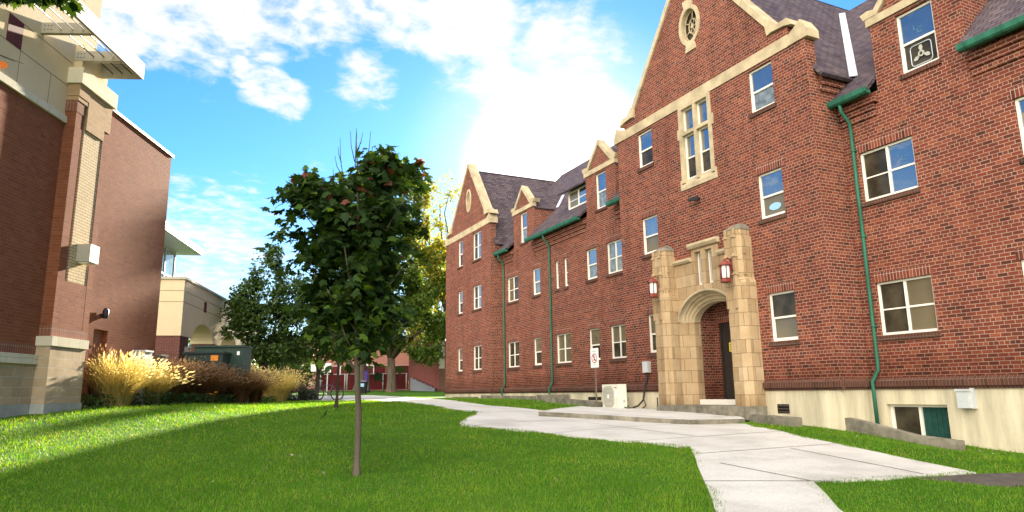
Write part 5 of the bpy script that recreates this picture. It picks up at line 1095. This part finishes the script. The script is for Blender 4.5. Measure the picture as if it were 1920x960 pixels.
# bicycle seen from the side, its front hidden by the shrub
bk = thing('bicycle', 'dark bicycle with thin tyres parked at the end of the planting bed', 'bicycle', (7.1, 36.75, 1.28))
UB = V((.9005, -.4348, 0)); O = V((7.54, 36.55, 1.28)); W_ = lambda s, z, f=0.: O + UB * s + V((0, 0, z)) + FV * f
for s in (0, -1.02):
    m = MB(); m.torus(W_(s, .35), UB, (0, 0, 1), .33, .026, 36, 6); wh = m.build('wheel', 'rubber', bk)
    m = MB(); m.torus(W_(s, .35), UB, (0, 0, 1), .300, .010, 32, 5)
    for k in range(9): t = k * math.pi / 9; m.tube([W_(s + .31 * math.cos(t), .35 + .31 * math.sin(t)), W_(s - .31 * math.cos(t), .35 - .31 * math.sin(t))], .0022, 4)
    m.tube([W_(s, .35, -.05), W_(s, .35, .05)], .02, 7); m.build('rim', 'black', wh)
m = MB()
for q, rr in (([W_(0, .35), W_(-.42, .30), W_(-.25, .80)], .020), ([W_(0, .35), W_(-.24, .76)], .016), ([W_(-.42, .30), W_(-.85, .78), W_(-.25, .78)], .024), ([W_(-.82, .92), W_(-.88, .70), W_(-1.02, .35)], .015), ([W_(-.25, .78), W_(-.22, .90)], .014)): m.tube(q, rr, 7)
m.build('frame', 'frameblue', bk)
m = MB(); m.hull([W_(-.36, .90, -.03), W_(-.36, .90, .03), W_(-.10, .92, .07), W_(-.10, .92, -.07)], [W_(-.36, .94, -.02), W_(-.36, .94, .02), W_(-.09, .97, .06), W_(-.09, .97, -.06)]); m.build('saddle', 'rubber', bk, bevel=.01)
m = MB(); m.tube([W_(-.83, .92), W_(-.80, 1.0), W_(-.86, 1.04, -.28)], .013, 6); m.tube([W_(-.80, 1.0), W_(-.86, 1.04, .28)], .013, 6); m.build('handlebar', 'chrome', bk)
m = MB(); m.torus(W_(-.42, .30, -.05), UB, (0, 0, 1), .09, .008, 18, 5); m.tube([W_(-.42, .30, -.06), W_(-.36, .15, -.09)], .010, 5); m.tube([W_(-.42, .30, .06), W_(-.50, .46, .09)], .010, 5); m.build('crank', 'rubber', bk)
# lamp post
lp = thing('lamp_post', 'slender black lamp post with a white globe in front of the grey trunk', 'lamp post', (14.4, 57.5, gz(14.4, 57.5)))
lz = gz(14.4, 57.5)
m = MB(); m.lathe((14.4, 57.5, lz), [(.16, -.1), (.16, .25), (.09, .5), (.075, .8), (.06, 2.9), (.10, 2.95), (.12, 3.02)], 12); m.build('post', 'black', lp)
m = MB(); m.lathe((14.4, 57.5, lz), [(.08, 3.02), (.17, 3.12), (.19, 3.25), (.14, 3.42), (.05, 3.50)], 14); m.build('globe', 'lglass', lp)
m = MB(); m.lathe((14.4, 57.5, lz), [(.09, 3.48), (.07, 3.54), (.02, 3.66)], 10); m.build('finial', 'signred', lp)
m = MB(); m.box(WORLD, 14.17, 14.34, 57.42, 57.45, lz + 2.2, lz + 2.6); m.build('small_sign', 'paper', lp)
# bin, signs
zb = gz(12.7, 52.4); bn = thing('recycling_bin', 'dark wheeled bin with a pale blue label right behind the maple trunk', 'bin', (12.7, 52.4, zb))
m = MB(); cb = V((12.7, 52.4, zb)); e1, e2 = RV, FV
def rc(s0, s1, f0, f1, z): return [cb + e1 * s + e2 * f + V((0, 0, z)) for s, f in ((s0, f0), (s1, f0), (s1, f1), (s0, f1))]
m.hull(rc(-.24, .24, -.24, .24, .06), rc(-.32, .32, -.32, .32, .92)); m.build('body', 'rubber', bn); m = MB(); m.hull(rc(-.34, .34, -.35, .34, .925), rc(-.30, .30, -.30, .32, 1.02)); m.build('lid', 'frameblue', bn)
m = MB(); m.hull(rc(-.16, .16, -.325, -.30, .55), rc(-.16, .16, -.332, -.30, .80)); m.build('label', 'pale', bn)
for s in (-.2, .2): m = MB(); m.torus(cb + e1 * s + e2 * .25 + V((0, 0, .09)), e2, (0, 0, 1), .06, .03, 14, 6); m.build('wheel', 'rubber', bn)
for (x, y, z0, z1, w_, lab, pm) in ((8.94, 51.85, 3.24, 3.72, .36, 'small square white sign on a dark post left of the fence posts', 'cabbrown'), (9.87, 51.45, 3.12, 3.80, .50, 'taller pale sign on a white post just above the bicycle saddle', 'galv')):
    zz = gz(x, y); t = thing('sign', lab, 'sign', (x, y, zz)); fr = Fr(RV, -FV); a, b = fr.U.dot(V((x, y, 0))), fr.N.dot(V((x, y, 0)))
    m = MB(); m.box(fr, a - .035, a + .035, b - .03, b + .03, zz - .1, z1); m.build('post', pm, t); m = MB(); m.box(fr, a - w_ / 2, a + w_ / 2, b + .03, b + .045, z0, z1 + .02); p_ = m.build('panel', 'paper', t)
    m = MB()
    for k in range(3): m.box(fr, a - w_ * .32, a + w_ * .32, b + .045, b + .048, z0 + .12 + k * .11, z0 + .15 + k * .11)
    m.build('lettering', 'cabgrey', p_)
# fences with maroon screens
FB = Fr(RV, -FV)
def fence(label, a0, a1, b, h, step, posts):
    c = FB.p((a0 + a1) / 2, b, 0); zz = gz(c.x, c.y); t = thing('fence', label, 'fence', (c.x, c.y, zz))
    n = max(1, round((a1 - a0) / step))
    for i in range(n):
        s0, s1 = a0 + (a1 - a0) * i / n, a0 + (a1 - a0) * (i + 1) / n
        m = MB(); m.box(FB, s0 + .04, s1 - .04, b - .015, b + .015, zz + .06, zz + h - .06); m.build('screen', 'screen', t)
        m = MB(); m.tube([FB.p(s0, b, zz + h), FB.p(s1, b, zz + h)], .03, 6); m.build('rail', 'galv', t)
    for s0 in posts: m = MB(); m.tube([FB.p(s0, b + .05, zz - .1), FB.p(s0, b + .05, zz + h + .04)], .06, 8); m.build('post', 'galv', t)
fence('low maroon-screened fence with white posts across the back of the lawn', -18.2, -10.0, -66.0, 1.55, 2.7, (-18.2, -15.9, -15.7, -12.3, -10.1))
fence('higher maroon-screened fence behind the low one, in front of the brick school', -19.6, -10.5, -70.0, 2.45, 2.2, (-19.6, -17.55, -17.35, -14.0))
# background brick buildings
def far_wall(name, label, a0, a1, b, z0, z1, mat, depth=9.):
    t = thing(name, label, 'building', FB.p((a0 + a1) / 2, b, z0)); return t
sc_ = far_wall('school_building', 'long pinkish brick building with dark windows behind the maroon fences', -30, -10, -75, 1.8, 0, 'school')
wins = [rect(a, a + 1.9, 2.9, 4.45) for a in (-27.5, -23.6, -19.6, -15.6, -12.4)]
m = MB(); m.panel(FB, rect(-30, -9.5, 1.5, 7.2), wins, -75, .2, 8.); m.build('wall', 'school', sc_)
m = MB(); m.box(FB, -30.3, -9.2, -83.3, -74.7, 7.203, 7.55); m.build('roof', 'cabbrown', sc_)
for q_ in wins:
    m = MB(); a0, a1 = q_[0][0], q_[1][0]; m.box(FB, a0, a0 + .08, -75.18, -75.08, 2.9, 4.45); m.box(FB, a1 - .08, a1, -75.18, -75.08, 2.9, 4.45); m.box(FB, a0 + .08, a1 - .08, -75.18, -75.08, 4.37, 4.45); m.box(FB, a0 + .08, a1 - .08, -75.18, -75.06, 2.9, 3.0); wf = m.build('window', 'cabbrown', sc_)
    m = MB(); m.box(FB, a0 + .08, a1 - .08, -75.18, -75.14, 3.0, 4.37); m.build('pane', D, wf)
m = MB(); m.box(FB, -30, -9.5, -75.1, -74.96, 2.62, 2.86); m.build('stone_band', 'stone', sc_)
an_ = far_wall('brick_annex', 'rose brick building with a cream panel above a brown door beyond the hall', -9.5, -3, -62, 1.9, 0, 'annex')
m = MB(); q1 = [FB.p(-9.9, -66, 1.5), FB.p(-6.85, -62.2, 1.5), FB.p(-6.85, -66, 1.5)]; m.hull(q1, [V((p_.x, p_.y, 6.15)) for p_ in q1]); m.box(FB, -6.84, -1.5, -70, -62.15, 1.5, 6.75); m.build('wall', 'annex', an_)
m = MB(); m.box(FB, -6.95, -1.3, -70.2, -62.0, 6.753, 7.0); m.build('roof', 'cabbrown', an_)
m = MB(); m.box(FB, -6.62, -5.3, -62.2, -62.12, 3.72, 6.35); cp = m.build('wall_panel', 'creampanel', an_)
m = MB(); m.box(FB, -6.36, -6.10, -62.12, -62.0, 4.55, 4.82); m.build('wall_lamp', 'cabbrown', cp)
m = MB(); m.box(FB, -6.6, -5.3, -62.2, -62.10, 1.8, 3.66); m.build('door', 'browndoor', an_)
st_ = thing('stairs', 'grey concrete stairs climbing along the rose brick wall', 'stairs', FB.p(-8.3, -63.2, 1.95))
d0, d1 = V((-6.9, -62.15)), V((-9.5, -65.3))
for k in range(8):
    f0, f1 = k / 8, (k + 1) / 8; a, b_ = d0.x + (d1.x - d0.x) * f0, d0.y + (d1.y - d0.y) * f0; c_, e_ = d0.x + (d1.x - d0.x) * f1, d0.y + (d1.y - d0.y) * f1
    bot = [FB.p(a, b_ + .05, 1.7), FB.p(a - .0, b_ + .9, 1.7), FB.p(c_, e_ + .9, 1.7), FB.p(c_, e_ + .05, 1.7)]
    m = MB(); m.hull(bot, [V((p_.x, p_.y, 2.06 + .13 * k)) for p_ in bot]); m.build('step', 'stairs', st_)
# fallen leaves on the lawn
for (x, y, lab) in ((.45, 8.76, 'single pale fallen leaf in the lawn left of the maple'), (1.56, 10.58, 'left one of two pale fallen leaves lying together in the lawn'), (1.66, 10.44, 'right one of two pale fallen leaves lying together in the lawn'), (1.70, 8.88, 'pale fallen leaf close to the foot of the maple')):
    o = leaf_mesh('fallen_leaf', np.array([[x, y, gz(x, y) + .065]]), .062, 'litter', None, LOBES, 0., org=(x, y, gz(x, y))); tag(o, lab, 'leaf', 'fallen leaves on the lawn')

spots = [(10.4, 5.2), (12.1, 7.3), (12.8, 8.4), (11.8, 9.4), (13.3, 9.2), (12.6, 6.4), (13.6, 8.0), (11.2, 6.9), (12.2, 10.3)]
for x, y in spots:
    o = leaf_mesh('fallen_leaf', np.array([[x, y, gz(x, y) + .062]]), .05, 'litter', None, LOBES, 0., org=(x, y, gz(x, y))); tag(o, 'small dry leaf lying on the grass strip between the path and the hall', 'leaf', 'leaves on the grass strip beside the hall')
# ================================================================== sky, sun, camera
SUN = V((math.sin(math.radians(30.2)) * .952, math.cos(math.radians(30.2)) * .952, .3065)).normalized(); EL = math.asin(SUN.z); AZ = math.atan2(SUN.x, SUN.y)
sc = bpy.context.scene; wd_ = bpy.data.worlds.new('World'); sc.world = wd_; wd_.use_nodes = True; nt = wd_.node_tree; nt.nodes.clear()
sky = N(nt, 'ShaderNodeTexSky'); sky.sky_type = 'NISHITA'; sky.sun_disc = False; sky.sun_elevation = EL; sky.sun_rotation = AZ; sky.air_density = 1.0; sky.dust_density = .15; sky.ozone_density = 2.5
tc = N(nt, 'ShaderNodeTexCoord'); sep = N(nt, 'ShaderNodeSeparateXYZ'); L(nt, tc, 'Generated', sep, 0)
def mth(op, a, b=None, clamp=False):
    n_ = N(nt, 'ShaderNodeMath', operation=op); n_.use_clamp = clamp
    for i_, s_ in enumerate((a, b)):
        if s_ is None: continue
        if isinstance(s_, (int, float)): n_.inputs[i_].default_value = s_
        else: nt.links.new(s_, n_.inputs[i_])
    return n_.outputs[0]
def mrange(v_, a, b, c=0., d=1.):
    n_ = N(nt, 'ShaderNodeMapRange'); n_.interpolation_type = 'SMOOTHSTEP'; nt.links.new(v_, n_.inputs[0])
    for i_, x_ in enumerate((a, b, c, d)): n_.inputs[i_ + 1].default_value = x_
    return n_.outputs[0]
def near(dv, deg0, deg1):
    n_ = N(nt, 'ShaderNodeVectorMath', operation='DOT_PRODUCT'); L(nt, tc, 'Generated', n_, 0); n_.inputs[1].default_value = V(dv).normalized()
    return mrange(n_.outputs['Value'], math.cos(math.radians(deg1)), math.cos(math.radians(deg0)))
zc = mth('ADD', mth('MAXIMUM', sep.outputs[2], 0.), .12)
pv = N(nt, 'ShaderNodeCombineXYZ'); nt.links.new(mth('DIVIDE', sep.outputs[0], zc), pv.inputs[0]); nt.links.new(mth('DIVIDE', sep.outputs[1], zc), pv.inputs[1])
nA = N(nt, 'ShaderNodeTexNoise', Scale=2.6, Detail=9., Roughness=.62, Distortion=.25); L(nt, pv, 0, nA, 'Vector')
nB = N(nt, 'ShaderNodeTexNoise', Scale=13., Detail=6., Roughness=.6, Distortion=.3); L(nt, pv, 0, nB, 'Vector')
fbm = mth('ADD', mth('MULTIPLY', nA.outputs[0], .54), mth('MULTIPLY', nB.outputs[0], .46))
cov = None
for dv, d0_, d1_, amp in CLOUDS:
    t_ = mth('MULTIPLY', near(dv, d0_, d1_), amp); cov = t_ if cov is None else mth('ADD', cov, t_)
cov = mth('MINIMUM', cov, .25)
cl = mrange(mth('ADD', fbm, cov), .57, .80)
glow = near(SUN, 1., 14.); glow2 = near(SUN, 0., 9.)
haze = mrange(sep.outputs[2], .32, .02)
sat = N(nt, 'ShaderNodeHueSaturation', Saturation=SKY_SAT, Value=1.); L(nt, sky, 0, sat, 'Color')
mulb = mixc(nt, 'MULTIPLY', 1.); L(nt, sat, 0, mulb, 6); mulb.inputs[7].default_value = SKY_TINT
white = N(nt, 'ShaderNodeRGB'); white.outputs[0].default_value = CLOUD_COL
hz = mixc(nt); nt.links.new(mth('MULTIPLY', haze, .55), hz.inputs[0]); L(nt, mulb, 2, hz, 6); L(nt, white, 0, hz, 7)
gm = mixc(nt); nt.links.new(mth('MULTIPLY', glow, .6), gm.inputs[0]); L(nt, hz, 2, gm, 6); L(nt, white, 0, gm, 7)
cm0 = mixc(nt); nt.links.new(cl, cm0.inputs[0]); L(nt, gm, 2, cm0, 6); L(nt, white, 0, cm0, 7)
fill_bank = mth('MULTIPLY', mth('MAXIMUM', near(FILL_BANK[0], FILL_BANK[1], FILL_BANK[2]), mth('MULTIPLY', near((-.25, -.25, .93), 12, 40), .55)), mrange(fbm, .25, .60, .55, 1.))   # unseen bright cloud added behind the camera and overhead as fill light
cm = mixc(nt); nt.links.new(fill_bank, cm.inputs[0]); L(nt, cm0, 2, cm, 6); cm.inputs[7].default_value = FILL_COL
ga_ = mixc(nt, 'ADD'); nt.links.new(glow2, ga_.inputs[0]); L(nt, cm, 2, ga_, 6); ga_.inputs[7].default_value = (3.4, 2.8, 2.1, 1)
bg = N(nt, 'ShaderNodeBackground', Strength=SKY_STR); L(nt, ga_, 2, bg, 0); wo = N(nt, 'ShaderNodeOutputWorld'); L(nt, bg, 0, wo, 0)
ld = bpy.data.lights.new('sun', 'SUN'); ld.energy = SUN_E; ld.angle = math.radians(.9); ld.color = (1., .90, .72); lo = bpy.data.objects.new('sun', ld); C.objects.link(lo); lo.location = SUN * 60; lo.rotation_euler = SUN.to_track_quat('Z', 'Y').to_euler()
cd = bpy.data.cameras.new('camera'); cam = bpy.data.objects.new('camera', cd); C.objects.link(cam); sc.camera = cam
cd.sensor_width = 36; cd.lens = 1290.7 / 1920 * 36; cd.clip_end = 2000; cd.clip_start = .05
xr, dn, fw = V((.90141723, -.4327433, -.01342426)), V((.07189181, .18018476, -.98100205)), V((.42694091, .88332706, .19353234))
cam.matrix_world = Matrix(((xr.x, -dn.x, -fw.x, 0), (xr.y, -dn.y, -fw.y, 0), (xr.z, -dn.z, -fw.z, 1.6), (0, 0, 0, 1)))
sc.view_settings.view_transform = 'Standard'; sc.view_settings.look = 'None'; sc.view_settings.gamma = 1; sc.view_settings.exposure = EXPO
sc.render.engine = 'CYCLES'; sc.cycles.max_bounces = 8; sc.cycles.transparent_max_bounces = 6; sc.cycles.use_denoising = True; sc.cycles.sample_clamp_indirect = 8.
try: sc.cycles.denoiser = 'OPENIMAGEDENOISE'
except Exception: pass
for o in bpy.data.objects:
    if '_o' in o: del o['_o']
